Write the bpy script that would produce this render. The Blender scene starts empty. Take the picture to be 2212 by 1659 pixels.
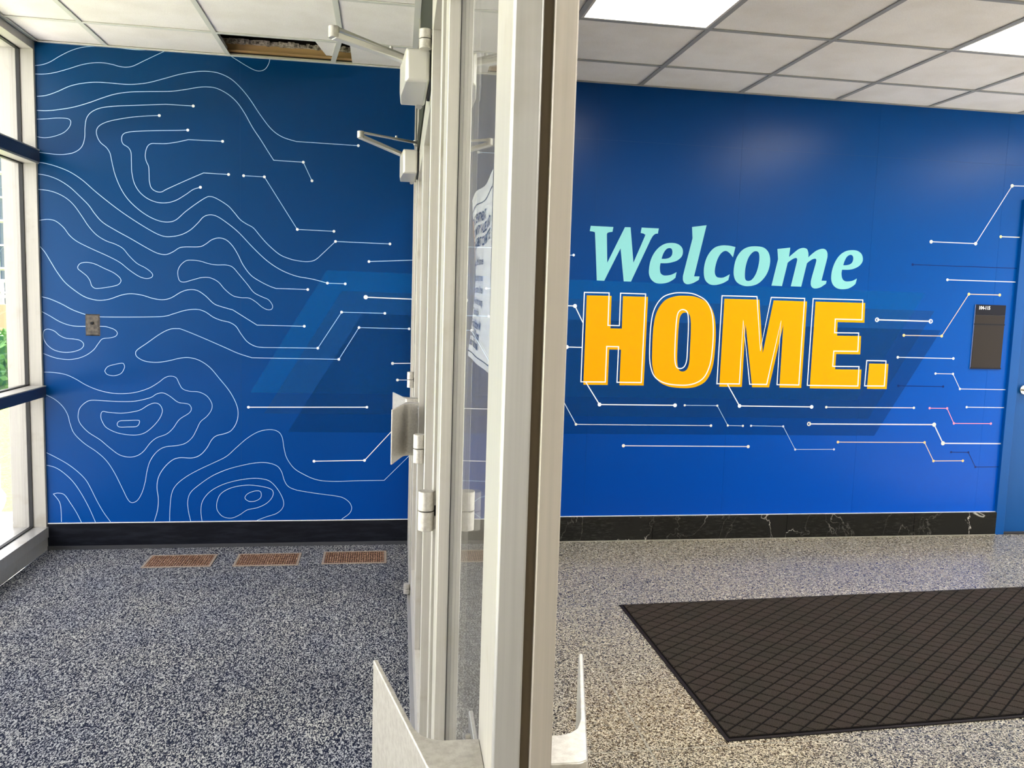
import bpy, bmesh, math, random
from mathutils import Vector, Matrix
from mathutils.geometry import tessellate_polygon
random.seed(7)
sc = bpy.context.scene
COL = sc.collection

# ------------------------------------------------------------------ camera, light, exposure
CX, CY, FPX = 1106.0, 829.5, 1771.06
EYE = Vector((0, 0, 1.4333))
yaw, pitch, roll = 0.1587, -0.1022, 0.0306
fw = Vector((math.sin(yaw)*math.cos(pitch), math.cos(yaw)*math.cos(pitch), math.sin(pitch)))
r0 = Vector((math.cos(yaw), -math.sin(yaw), 0)); u0 = r0.cross(fw)
RT = r0*math.cos(roll)+u0*math.sin(roll); UP = -r0*math.sin(roll)+u0*math.cos(roll)
cam = bpy.data.cameras.new('camera'); co = bpy.data.objects.new('camera', cam); COL.objects.link(co)
cam.sensor_width = 36; cam.lens = FPX/2212*36; cam.clip_start = .02; cam.clip_end = 300
m = Matrix((RT, UP, -fw)).transposed().to_4x4(); m.translation = EYE; co.matrix_world = m
sc.camera = co
sc.view_settings.view_transform = 'Standard'; sc.view_settings.look = 'None'
sc.view_settings.gamma = 1; sc.view_settings.use_curve_mapping = False
sc.view_settings.exposure = 0.0
sc.cycles.max_bounces = 10; sc.cycles.diffuse_bounces = 5; sc.cycles.glossy_bounces = 5
sc.cycles.transparent_max_bounces = 24; sc.cycles.transmission_bounces = 6
sc.cycles.sample_clamp_indirect = 8; sc.cycles.caustics_reflective = False

PANEL = 19.0          # ceiling panels
SKY = 5.9
w = bpy.data.worlds.new('world'); sc.world = w; w.use_nodes = True
bg = w.node_tree.nodes['Background']; bg.inputs[0].default_value = (.97, .955, 1.0, 1); bg.inputs[1].default_value = SKY
sl = bpy.data.lights.new('sun', 'SUN'); sl.energy = 85; sl.angle = .01; sl.color = (1, .95, .85)
so = bpy.data.objects.new('sun', sl); COL.objects.link(so)
so.rotation_euler = Vector((.68, .22, .70)).to_track_quat('Z', 'Y').to_euler()   # high sun from behind the building

WY = 4.7038           # mural wall
H = 2.68              # ceiling
XL = -1.7845          # window wall
PHI = .02             # the glazed partition runs a hair off square
T = .6096
YB, XR = -1.6, 6.5    # back of the vestibule, right end of the lobby
YB2 = -3.2

# ------------------------------------------------------------------ helpers
class MB:
    def __init__(s): s.v = []; s.f = []
    def poly(s, vs, fs):
        n = len(s.v); s.v += [tuple(v) for v in vs]; s.f += [tuple(i+n for i in f) for f in fs]; return s
    def box(s, x0, x1, y0, y1, z0, z1):
        return s.poly([(x0,y0,z0),(x1,y0,z0),(x1,y1,z0),(x0,y1,z0),(x0,y0,z1),(x1,y0,z1),(x1,y1,z1),(x0,y1,z1)],
                      [(3,2,1,0),(4,5,6,7),(0,1,5,4),(1,2,6,5),(2,3,7,6),(3,0,4,7)])
    def prism(s, pts, z0, z1):
        a = sum(pts[i][0]*pts[(i+1)%len(pts)][1]-pts[(i+1)%len(pts)][0]*pts[i][1] for i in range(len(pts)))
        if a < 0: pts = pts[::-1]
        n = len(pts); tr = tessellate_polygon([[Vector((p[0], p[1], 0)) for p in pts]])
        fs = []
        for t in tr:
            A, B, C = [Vector(pts[i]) for i in t]
            up = (B-A).x*(C-A).y-(B-A).y*(C-A).x > 0
            t = tuple(t) if up else tuple(t)[::-1]
            fs.append(tuple(i+n for i in t)); fs.append(t[::-1])
        fs += [(i, (i+1) % n, (i+1) % n+n, i+n) for i in range(n)]
        return s.poly([(p[0], p[1], z0) for p in pts]+[(p[0], p[1], z1) for p in pts], fs)
    def tube(s, a, b, r, seg=12, r2=None):
        a, b = Vector(a), Vector(b); d = (b-a).normalized(); q = d.orthogonal().normalized(); p = d.cross(q)
        r2 = r if r2 is None else r2; vs = []
        for c, rr in ((a, r), (b, r2)):
            for i in range(seg):
                t = 2*math.pi*i/seg; vs.append(c+q*math.cos(t)*rr+p*math.sin(t)*rr)
        return s.poly(vs, [(i, (i+1)%seg, (i+1)%seg+seg, i+seg) for i in range(seg)]+[tuple(range(seg))[::-1], tuple(range(seg, 2*seg))])
    def bar(s, a, b, wd, ht):
        """flat bar from a to b, wd sideways (horizontal), ht the other way"""
        a, b = Vector(a), Vector(b); d = (b-a).normalized(); q = d.cross(Vector((0,0,1))).normalized()*wd/2; p = q.cross(d).normalized()*ht/2
        vs = [c+i*q+j*p for c in (a, b) for i, j in ((-1,-1),(1,-1),(1,1),(-1,1))]
        return s.poly(vs, [(3,2,1,0),(4,5,6,7),(0,1,5,4),(1,2,6,5),(2,3,7,6),(3,0,4,7)])
    def mesh(s, name):
        me = bpy.data.meshes.new(name); me.from_pydata(s.v, [], s.f); me.update(); return me
    def build(s, name, mat, parent=None, bevel=0, smooth=False, seg=2, **k):
        me = s.mesh(name); o = obj(name, me, mat, parent, **k)
        if bevel:
            b = o.modifiers.new('bevel', 'BEVEL'); b.width = bevel; b.segments = seg; b.limit_method = 'ANGLE'; b.angle_limit = .6
        if bevel or smooth:
            me.polygons.foreach_set('use_smooth', [True]*len(me.polygons))
            try: me.set_sharp_from_angle(angle=.7)
            except Exception: pass
            if bevel:
                n = o.modifiers.new('wn', 'WEIGHTED_NORMAL'); n.keep_sharp = True
        return o

def obj(name, me, mat, parent=None, loc=None, rz=None, kind=None, label=None, cat=None, group=None):
    o = bpy.data.objects.new(name, me); COL.objects.link(o)
    if mat is not None and len(me.materials) == 0: me.materials.append(mat)
    if parent: o.parent = parent
    if loc is not None: o.location = loc
    if rz is not None: o.rotation_euler = (0, 0, rz)
    tag(o, label, cat, group, kind); return o
def tag(o, label=None, cat=None, group=None, kind=None):
    if label: o['label'] = label
    if cat: o['category'] = cat
    if group: o['group'] = group
    if kind: o['kind'] = kind
def empty(name, loc=(0,0,0), rz=0, **k):
    o = bpy.data.objects.new(name, None); COL.objects.link(o); o.location = loc; o.rotation_euler = (0,0,rz); o.empty_display_size = .05
    tag(o, **k); return o
def PW(n, s, z=0):     # partition frame -> world
    return (n*math.cos(PHI)+s*math.sin(PHI), -n*math.sin(PHI)+s*math.cos(PHI), z)

def ray(x, y): return RT*((x-CX)/FPX) - UP*((y-CY)/FPX) + fw
def wallp(x, y):       # photo pixel -> (X, Z) on the mural wall
    d = ray(x, y); q = EYE+d*(WY/d.y); return (q.x, q.z)
def crop(ox, oy, k): return lambda p: wallp(ox+p[0]*k, oy+p[1]*k)

# ------------------------------------------------------------------ materials
def mat(name, col, rough=.5, metal=0., spec=.5, coat=0., coat_r=.1, emit=None, es=0):
    m = bpy.data.materials.new(name); m.use_nodes = True; b = m.node_tree.nodes['Principled BSDF']
    b.inputs['Base Color'].default_value = (*col, 1); b.inputs['Roughness'].default_value = rough
    b.inputs['Metallic'].default_value = metal; b.inputs['Specular IOR Level'].default_value = spec
    b.inputs['Coat Weight'].default_value = coat; b.inputs['Coat Roughness'].default_value = coat_r
    if emit: b.inputs['Emission Color'].default_value = (*emit, 1); b.inputs['Emission Strength'].default_value = es
    return m
def nodes(m): return m.node_tree.nodes, m.node_tree.links, m.node_tree.nodes['Principled BSDF']
def coords(m, scale=(1,1,1), rot=(0,0,0)):
    N, L, b = nodes(m); g = N.new('ShaderNodeNewGeometry'); mp = N.new('ShaderNodeMapping')
    mp.inputs['Scale'].default_value = scale; mp.inputs['Rotation'].default_value = rot
    L.new(g.outputs['Position'], mp.inputs['Vector']); return mp.outputs[0]
def ramp(m, src, stops, interp='LINEAR'):
    N, L, b = nodes(m); r = N.new('ShaderNodeValToRGB'); r.color_ramp.interpolation = interp
    e = r.color_ramp.elements
    while len(e) < len(stops): e.new(.5)
    for i, (p, c) in enumerate(stops): e[i].position = p; e[i].color = (*c, 1) if len(c) == 3 else c
    L.new(src, r.inputs[0]); return r.outputs[0]
def noise(m, vec, scale, detail=2, rough=.5, dist=0):
    N, L, b = nodes(m); n = N.new('ShaderNodeTexNoise'); n.inputs['Scale'].default_value = scale
    n.inputs['Detail'].default_value = detail; n.inputs['Roughness'].default_value = rough; n.inputs['Distortion'].default_value = dist
    L.new(vec, n.inputs['Vector']); return n.outputs['Fac']
def bump(m, src, strength, dist=.002):
    N, L, b = nodes(m); bu = N.new('ShaderNodeBump'); bu.inputs['Strength'].default_value = strength; bu.inputs['Distance'].default_value = dist
    L.new(src, bu.inputs['Height']); L.new(bu.outputs[0], b.inputs['Normal'])
def mix(m, fac, a, bcol, mode='MIX'):
    N, L, b = nodes(m); x = N.new('ShaderNodeMix'); x.data_type = 'RGBA'; x.blend_type = mode
    for sock, v in ((x.inputs[0], fac), (x.inputs[6], a), (x.inputs[7], bcol)):
        if hasattr(v, 'is_linked') or hasattr(v, 'links'): L.new(v, sock)
        elif isinstance(v, (int, float)): sock.default_value = v
        else: sock.default_value = (*v, 1)
    return x.outputs[2]

M = {}
# brushed / anodised aluminium of the door frames
def alu(name, col, metal=.35, rough=.38):
    m = mat(name, col, rough, metal, .5)
    v = coords(m, (60, 60, 1.2)); n = noise(m, v, 4, 3); c = ramp(m, n, [(.3, tuple(x*.93 for x in col)), (.7, tuple(min(1, x*1.05) for x in col))])
    v2 = coords(m); n2 = noise(m, v2, 9, 4, .6); d = ramp(m, n2, [(.30, (.90,.88,.84)), (.42, (1,1,1))])
    c = mix(m, 1., c, d, 'MULTIPLY')
    N, L, b = nodes(m); L.new(c, b.inputs['Base Color']); bump(m, n, .06, .0005); return m
M['alu'] = alu('aluminium', (.55, .53, .48))
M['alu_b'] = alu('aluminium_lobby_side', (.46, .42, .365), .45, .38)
M['alu_d'] = alu('aluminium_brushed', (.50, .495, .48), .6, .34)
M['alu_w'] = alu('aluminium_window', (.40, .385, .345), .15, .4)
M['cast'] = mat('cast_aluminium', (.55, .52, .47), .36, .45)
v = coords(M['cast']); n = noise(M['cast'], v, 130, 4, .7); c = ramp(M['cast'], n, [(.35, (.44,.415,.375)), (.6, (.56,.54,.49))]); nodes(M['cast'])[1].new(c, nodes(M['cast'])[2].inputs['Base Color']); bump(M['cast'], n, .15, .0008)
M['closer'] = mat('closer_cover', (.66, .64, .60), .28, .25)
M['gasket'] = mat('gasket', (.008, .008, .009), .6)
M['pile'] = mat('weather_pile', (.06, .042, .02), .9)
M['transom'] = mat('transom_panel', (.045, .048, .042), .9, spec=.05)
M['navy'] = mat('rail_alu_shaded', (.022, .027, .055), .35)  # aluminium window rails, their shade put into this dark blue
M['black'] = mat('black_rubber', (.012, .013, .018), .5, spec=.15)
v = coords(M['black'], (1,1,6)); n = noise(M['black'], v, 7, 4, .6); c = ramp(M['black'], n, [(.45, (.004,.005,.009)), (.75, (.014,.016,.024))]); nodes(M['black'])[1].new(c, nodes(M['black'])[2].inputs['Base Color'])
M['shoe'] = mat('shoe_strip', (.045, .047, .055), .5)
M['white'] = mat('white_paint', (.78, .78, .76), .5)
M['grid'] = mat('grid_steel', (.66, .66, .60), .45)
M['grid_l'] = mat('grid_steel_shaded', (.33, .335, .32), .5)  # shadow on the lobby tees painted in as a darker grey
M['steel'] = mat('steel', (.62, .6, .57), .22, 1.)
M['joint'] = mat('wall_board', (.006, .05, .2), .6)

def tile_mat(name, col):
    m = mat(name, col, .9, spec=.15); v = coords(m); n = noise(m, v, 260, 3, .7); n2 = noise(m, v, 5, 3)
    c = ramp(m, n, [(.3, tuple(x*.86 for x in col)), (.5, col), (.75, tuple(min(1, x*1.06) for x in col))])
    d = ramp(m, n2, [(.3, (.93,.92,.90)), (.6, (1,1,1))]); c = mix(m, 1., c, d, 'MULTIPLY')
    N, L, b = nodes(m); L.new(c, b.inputs['Base Color']); bump(m, n, .5, .002); return m
M['tile'] = tile_mat('ceiling_tile', (.90, .865, .83))
M['tile_l'] = tile_mat('ceiling_tile_lobby', (.90, .885, .85))

# mural print: deep blue, slightly richer towards the lobby end
def mural_mat():
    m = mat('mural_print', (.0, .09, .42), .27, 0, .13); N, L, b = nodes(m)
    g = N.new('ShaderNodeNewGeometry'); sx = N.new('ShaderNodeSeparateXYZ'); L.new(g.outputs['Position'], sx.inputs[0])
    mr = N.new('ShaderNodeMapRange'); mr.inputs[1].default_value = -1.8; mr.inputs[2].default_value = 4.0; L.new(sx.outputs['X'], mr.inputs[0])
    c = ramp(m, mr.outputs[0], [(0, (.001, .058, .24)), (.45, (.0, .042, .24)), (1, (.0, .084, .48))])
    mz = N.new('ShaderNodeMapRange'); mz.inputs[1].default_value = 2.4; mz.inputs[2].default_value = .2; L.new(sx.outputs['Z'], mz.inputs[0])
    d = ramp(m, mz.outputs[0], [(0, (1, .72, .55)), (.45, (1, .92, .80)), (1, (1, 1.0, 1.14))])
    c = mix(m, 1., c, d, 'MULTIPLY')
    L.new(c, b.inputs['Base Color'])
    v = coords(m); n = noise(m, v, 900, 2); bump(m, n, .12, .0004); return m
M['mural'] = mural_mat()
def ink(name, col, rough=.27): return mat('ink_'+name, col, rough, 0, .15)
M['i_line'] = ink('pale_blue', (.42, .62, .88)); M['i_white'] = ink('white', (.86, .87, .90)); M['i_grey'] = ink('grey', (.55, .60, .70))
M['i_dim'] = ink('dim', (.36, .48, .66)); M['i_orange'] = ink('orange', (.90, .55, .24)); M['i_tan'] = ink('tan', (.62, .50, .42)); M['i_pink'] = ink('pink', (.85, .28, .42))
M['i_navy'] = ink('navy', (.003, .02, .13)); M['i_yellow'] = ink('yellow', (.95, .80, .30)); M['i_gold'] = ink('gold', (.80, .36, .0))
M['i_aqua'] = ink('aqua', (.23, .58, .60)); M['i_cream'] = ink('cream', (.72, .70, .62))
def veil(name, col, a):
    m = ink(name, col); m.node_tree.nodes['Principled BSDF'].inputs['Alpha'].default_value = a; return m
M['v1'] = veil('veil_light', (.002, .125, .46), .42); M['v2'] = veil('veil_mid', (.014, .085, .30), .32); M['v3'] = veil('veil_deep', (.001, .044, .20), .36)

# carpet
def vor(m, vec, scale):
    N, L, b = nodes(m); n = N.new('ShaderNodeTexVoronoi'); n.inputs['Scale'].default_value = scale; L.new(vec, n.inputs['Vector'])
    sp = N.new('ShaderNodeSeparateColor'); L.new(n.outputs['Color'], sp.inputs[0]); return sp.outputs[0]
def addm(m, a, b_, wa, wb):
    N, L, b = nodes(m); x = N.new('ShaderNodeMath'); x.operation = 'MULTIPLY'; x.inputs[1].default_value = wa; L.new(a, x.inputs[0])
    y = N.new('ShaderNodeMath'); y.operation = 'MULTIPLY_ADD'; y.inputs[1].default_value = wb; L.new(b_, y.inputs[0]); L.new(x.outputs[0], y.inputs[2]); return y.outputs[0]
def warp(m, vec, scale, amt):
    N, L, b = nodes(m); n = N.new('ShaderNodeTexNoise'); n.inputs['Scale'].default_value = scale; n.inputs['Detail'].default_value = 2; L.new(vec, n.inputs['Vector'])
    x = N.new('ShaderNodeVectorMath'); x.operation = 'MULTIPLY_ADD'; x.inputs[1].default_value = (amt,)*3; L.new(n.outputs['Color'], x.inputs[0]); L.new(vec, x.inputs[2]); return x.outputs[0]
def carpet():
    m = mat('carpet', (.1,.11,.13), .95, spec=.1); v = coords(m, (1, .45, 1)); v = warp(m, v, 160, .006)
    n = addm(m, vor(m, v, 330), noise(m, v, 260, 4, .7), .55, .45)
    v2 = coords(m); n2 = noise(m, v2, 3.5, 3); big = ramp(m, n2, [(.3, (.84,.86,.92)), (.7, (1.08,1.06,1.0))])
    c = ramp(m, n, [(.35, (.006,.009,.024)), (.465, (.018,.023,.045)), (.54, (.11,.12,.145)), (.70, (.46,.465,.46))])
    c = mix(m, 1., c, big, 'MULTIPLY'); N, L, b = nodes(m); L.new(c, b.inputs['Base Color']); bump(m, n, .7, .005); return m
M['carpet'] = carpet()
# terrazzo
def terrazzo():
    m = mat('terrazzo', (.4,.38,.3), .22, spec=.5); v = coords(m); N, L, b = nodes(m); vw = warp(m, v, 150, .008)
    n = addm(m, vor(m, vw, 270), noise(m, v, 380, 3, .7), .6, .4)
    c = ramp(m, n, [(.36, (.014,.013,.011)), (.43, (.055,.050,.040)), (.50, (.22,.205,.16)), (.62, (.41,.385,.31)), (.78, (.62,.595,.50))])
    n2 = noise(m, v, 1.3, 3); d = ramp(m, n2, [(.35, (.90,.88,.88)), (.65, (1.05,1.0,.92))]); c = mix(m, 1., c, d, 'MULTIPLY')
    n3 = noise(m, v, 60, 2); rr = ramp(m, n3, [(.3, (.18,.18,.18)), (.7, (.32,.32,.32))]); L.new(rr, b.inputs['Roughness'])
    L.new(c, b.inputs['Base Color']); return m
M['terrazzo'] = terrazzo()
M['grout'] = mat('grout', (.27, .255, .21), .7)
# mat
def matmat(name, a, bb):
    m = mat(name, a, .95, spec=.1); v = coords(m); n = noise(m, v, 330, 3, .7); n2 = noise(m, v, 6, 2)
    c = ramp(m, n, [(.35, a), (.68, bb)]); d = ramp(m, n2, [(.35, (.9,.92,.88)), (.65, (1.08,1.0,1.0))]); c = mix(m, 1., c, d, 'MULTIPLY')
    L = nodes(m)[1]; L.new(c, nodes(m)[2].inputs['Base Color']); bump(m, n, .7, .003); return m
M['pileb'] = matmat('mat_pile', (.015,.012,.010), (.055,.046,.038)); M['matb'] = mat('mat_backing', (.004,.003,.003), .9, spec=.1); M['mate'] = mat('mat_edge', (.010,.007,.008), .6, spec=.2)
# marble
def marble():
    m = mat('black_marble', (.01,.01,.01), .12, spec=.22); v = coords(m, (1, 1, .7), (0, .6, 0)); N, L, b = nodes(m)
    n = noise(m, v, 4.5, 5, .55, .5); a = N.new('ShaderNodeMath'); a.operation = 'SUBTRACT'; a.inputs[1].default_value = .5; L.new(n, a.inputs[0])
    ab = N.new('ShaderNodeMath'); ab.operation = 'ABSOLUTE'; L.new(a.outputs[0], ab.inputs[0])
    c = ramp(m, ab.outputs[0], [(0, (.55,.53,.48)), (.0025, (.22,.21,.19)), (.008, (.012,.012,.011)), (1, (.007,.007,.007))])
    n2 = noise(m, v, 3.7, 3); k = ramp(m, n2, [(.46, (.12,.12,.12)), (.58, (1,1,1))]); n4 = noise(m, coords(m, (1,1,5)), 30, 4, .7); f4 = ramp(m, n4, [(.5, (.008,.008,.007)), (.72, (.035,.034,.031))]); c = mix(m, k, f4, c)
    L.new(c, b.inputs['Base Color']); return m
M['marble'] = marble()
M['rust'] = mat('rusty_grille', (.17,.07,.03), .7, .2); v = coords(M['rust']); n = noise(M['rust'], v, 90, 3, .7)
c = ramp(M['rust'], n, [(.3, (.075,.034,.018)), (.52, (.22,.11,.062)), (.68, (.55,.38,.26))]); nodes(M['rust'])[1].new(c, nodes(M['rust'])[2].inputs['Base Color'])
M['rim'] = mat('grille_rim', (.34,.27,.21), .6, .2)
M['door'] = mat('door_paint', (.0, .070, .27), .45, spec=.2); M['dframe'] = mat('door_frame_paint', (.0, .074, .30), .45, spec=.2)
M['plate'] = mat('bronze_plate', (.05, .04, .035), .35, .3); v = coords(M['plate']); n = noise(M['plate'], v, 60, 4); c = ramp(M['plate'], n, [(.35,(.022,.018,.015)), (.65,(.085,.07,.055))]); nodes(M['plate'])[1].new(c, nodes(M['plate'])[2].inputs['Base Color'])
M['sign_b'] = mat('sign_brown', (.020, .015, .012), .5, spec=.2); M['sign_h'] = mat('sign_navy', (.001, .0015, .008), .45, spec=.2); M['sign_t'] = mat('sign_text', (.85,.85,.85), .6); M['clear'] = mat('sign_clear', (.16,.22,.42), .2)
M['beam'] = mat('painted_beam', (.42, .26, .11), .7); M['wool'] = mat('fireproofing', (.30, .25, .20), 1.); v = coords(M['wool']); n = noise(M['wool'], v, 55, 5, .7); c = ramp(M['wool'], n, [(.35,(.10,.07,.05)), (.6,(.70,.62,.52))]); nodes(M['wool'])[1].new(c, nodes(M['wool'])[2].inputs['Base Color']); bump(M['wool'], n, 1, .02)
M['plenum'] = mat('plenum', (.03,.025,.02), 1.)
M['paper'] = mat('paper', (.93,.94,.96), .8, spec=.2); M['print'] = mat('paper_print', (.05,.05,.07), .8); M['orange'] = mat('paper_orange', (.75,.36,.12), .8)
M['lamp'] = mat('diffuser', (.9,.9,.88), .5, emit=(1, .965, .90), es=PANEL)
M['lampf'] = mat('lamp_frame', (.62,.60,.54), .5)
M['plaster'] = mat('plaster', (.82,.80,.76), .8)
M['conc'] = mat('concrete', (.52,.51,.50), .9); v = coords(M['conc']); n = noise(M['conc'], v, 12, 5); c = ramp(M['conc'], n, [(.3,(.52,.51,.49)), (.7,(.72,.70,.67))]); nodes(M['conc'])[1].new(c, nodes(M['conc'])[2].inputs['Base Color'])
M['grass'] = mat('grass', (.16,.27,.03), .9); v = coords(M['grass']); n = noise(M['grass'], v, 25, 6, .7); c = ramp(M['grass'], n, [(.3,(.09,.17,.012)), (.7,(.30,.38,.04))]); nodes(M['grass'])[1].new(c, nodes(M['grass'])[2].inputs['Base Color']); bump(M['grass'], n, .8, .05)
M['leaf'] = mat('leaf', (.045,.13,.02), .7); M['hedge'] = mat('hedge', (.04,.14,.035), .8); M['bark'] = mat('bark', (.10,.07,.05), .9)
M['bglass'] = mat('far_glass', (.05,.08,.12), .08); M['bwall'] = mat('far_wall', (.62,.60,.58), .7); M['brick'] = mat('far_brick', (.36,.24,.18), .8); M['rail'] = mat('rail_white', (.80,.81,.83), .35); M['stone'] = mat('stone', (.16,.17,.17), .6)

def glass_mat(name='window_glass', tint=(.98, .98, .975), refl=1.):
    m = bpy.data.materials.new(name); m.use_nodes = True; N, L = m.node_tree.nodes, m.node_tree.links; N.clear()
    out = N.new('ShaderNodeOutputMaterial'); tr = N.new('ShaderNodeBsdfTransparent'); tr.inputs[0].default_value = (*tint, 1)
    gl = N.new('ShaderNodeBsdfGlossy'); gl.inputs['Roughness'].default_value = .004; gl.inputs['Color'].default_value = (.95,.97,1,1)
    fr = N.new('ShaderNodeFresnel'); ge = N.new('ShaderNodeNewGeometry'); mr = N.new('ShaderNodeMapRange')
    mr.inputs[3].default_value = 1.5; mr.inputs[4].default_value = 1/1.5; L.new(ge.outputs['Backfacing'], mr.inputs[0]); L.new(mr.outputs[0], fr.inputs['IOR']); sc_ = N.new('ShaderNodeMath'); sc_.operation = 'MULTIPLY'; sc_.inputs[1].default_value = refl; L.new(fr.outputs[0], sc_.inputs[0])
    mx = N.new('ShaderNodeMixShader'); L.new(sc_.outputs[0], mx.inputs[0]); L.new(tr.outputs[0], mx.inputs[1]); L.new(gl.outputs[0], mx.inputs[2]); L.new(mx.outputs[0], out.inputs[0])
    return m
M['glass'] = glass_mat(); M['dglass'] = glass_mat('door_glass', refl=.72)

# ------------------------------------------------------------------ shell: floors
fl = MB().box(.10, XR, YB2, WY, -.15, -.0007).build('floor', M['grout'], kind='structure')
def FX(y): return PW(.13, 0)[0]+math.tan(PHI)*y     # line under the partition
tx0, ty0 = .873, 2.41
protos = {}
def quad_tile(x0, x1, y0, y1, z0, z1, key): return MB().box(x0, x1, y0, y1, z0, z1).mesh(key)
full = quad_tile(.0029, T-.0029, .0029, T-.0029, -.012, 0, 'terrazzo_tile')
i0, i1 = -1, math.ceil((XR-tx0)/T); j0, j1 = math.floor((YB2-ty0)/T), math.ceil((WY-ty0)/T)
for i in range(i0-1, i1):
    for j in range(j0, j1):
        x, y = tx0+i*T, ty0+j*T
        x1, y1 = min(x+T, XR), min(y+T, WY); xa = max(x, FX((y+y1)/2)+.005); ya = max(y, YB2)
        if x1-xa < .02 or y1-ya < .02: continue
        if xa == x and ya == y and abs(x1-x-T) < 1e-6 and abs(y1-y-T) < 1e-6: o = obj('terrazzo_tile', full, M['terrazzo'], fl, loc=(x, y, 0))
        else: o = obj('terrazzo_tile', quad_tile(.0029, x1-xa-.0029, .0029, y1-ya-.0029, -.012, 0, 'terrazzo_tile_cut'), M['terrazzo'], fl, loc=(xa, ya, 0))
a = [(XL, YB), (FX(YB), YB), (FX(WY), WY), (XL, WY)]
MB().prism(a, -.15, 0).build('floor', M['carpet'], kind='structure')
# ------------------------------------------------------------------ walls
wb = MB().box(-1.945, 3.985, WY, WY+.2, -.1, 3.3).box(3.985, 4.98, WY, WY+.2, 2.10, 3.3).box(4.98, XR+.2, WY, WY+.2, -.1, 3.3).build('wall_back', M['joint'], kind='structure')
MB().box(XR, XR+.2, YB2, 1.9, -.1, 3.3).box(XR, XR+.2, 4.5, WY, -.1, 3.3).box(XR, XR+.2, 1.9, 4.5, -.1, .12).box(XR, XR+.2, 1.9, 4.5, 2.62, 3.3).build('wall_right', M['plaster'], kind='structure')  # opening left for the added window that lets the sun in
MB().box(.0, XR+.2, YB2-.2, YB2, -.1, 3.3).build('wall_front', M['plaster'], kind='structure')
MB().box(FX(YB)-.1, FX(YB)+.05, YB2, -.80, -.1, 3.3).build('wall_left', M['plaster'], kind='structure')
MB().box(-2.2, XR+.2, YB2-.2, WY+.2, 3.3, 3.45).build('ceiling', M['plenum'], kind='structure')   # roof slab over the plenum

# ------------------------------------------------------------------ ceilings: grid and lay-in tiles
def rows(ry, ystop):
    ys = [WY, WY-ry]
    while ys[-1]-T > ystop: ys.append(ys[-1]-T)
    ys.append(ystop); return ys
cg_l = empty('ceiling', (0,0,H), kind='structure'); cg_v = empty('ceiling', (0,0,H), kind='structure')
def tile_at(parent, x0, x1, y0, y1, m, sag=0, zl=None):
    g = .002
    me = MB().poly([(x0+g,y0+g,.004-sag*0),(x1-g,y0+g,.004),(x1-g,y1-g,.004),(x0+g,y1-g,.004),(x0+g,y0+g,.020),(x1-g,y0+g,.020),(x1-g,y1-g,.020),(x0+g,y1-g,.020)],
        [(3,2,1,0),(4,5,6,7),(0,1,5,4),(1,2,6,5),(2,3,7,6),(3,0,4,7)]).mesh('ceiling_tile')
    return obj('ceiling_tile', me, m, parent)
TW = .012
def tee(parent, m, x0, x1, y0, y1):
    return MB().box(x0, x1, y0, y1, -.0012, .0022).box((x0+x1)/2-.001 if x1-x0 < .05 else x0, (x0+x1)/2+.001 if x1-x0 < .05 else x1, y0 if y1-y0 > .05 else (y0+y1)/2-.001, y1 if y1-y0 > .05 else (y0+y1)/2+.001, .0022, .035).build('ceiling_grid_bar', m, parent)
gx, ry = 1.4437, .4078
xs_l = [gx+T*k for k in range(-2, 10) if gx+T*k < XR-.1]+[XR]; ys_l = rows(ry, YB2)
lights = []
for k in (0, 1, 2):            # light columns, every third bay; two banks in depth
    for bank, r_ in enumerate((2, 8)):
        lights.append((gx+T*(3*k-1), ys_l[r_+2], ys_l[r_], k, bank))
def in_light(x, y):
    return any(lx-.01 < x < lx+T-.01 and ya-.01 < y < yb-.01 for lx, ya, yb, _, _ in lights)
PR = lambda y: PW(.19, 0)[0]+math.tan(PHI)*y    # lobby side of partition head
xl = [None]+xs_l
for i in range(len(xl)-1):
    for j in range(len(ys_l)-1):
        y1, y0 = ys_l[j], ys_l[j+1]; x1 = xl[i+1]; x0 = xl[i]
        if x0 is None: x0 = PR((y0+y1)/2)
        if x1-x0 < .03 or in_light((x0+x1)/2, (y0+y1)/2): continue
        tile_at(cg_l, x0, x1, y0, y1, M['tile_l'])
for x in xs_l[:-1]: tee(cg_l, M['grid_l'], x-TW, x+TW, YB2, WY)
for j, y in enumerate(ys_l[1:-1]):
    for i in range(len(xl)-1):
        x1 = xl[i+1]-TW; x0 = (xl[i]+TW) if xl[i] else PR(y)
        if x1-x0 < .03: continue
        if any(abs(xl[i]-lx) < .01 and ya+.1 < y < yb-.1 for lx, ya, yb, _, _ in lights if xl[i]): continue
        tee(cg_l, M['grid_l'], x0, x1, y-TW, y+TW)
MB().box(PR(WY), XR, WY-.020, WY, -.002, .0025).box(PR(WY), XR, WY-.002, WY, .0025, .024).build('wall_angle', M['grid_l'], cg_l)
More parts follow.
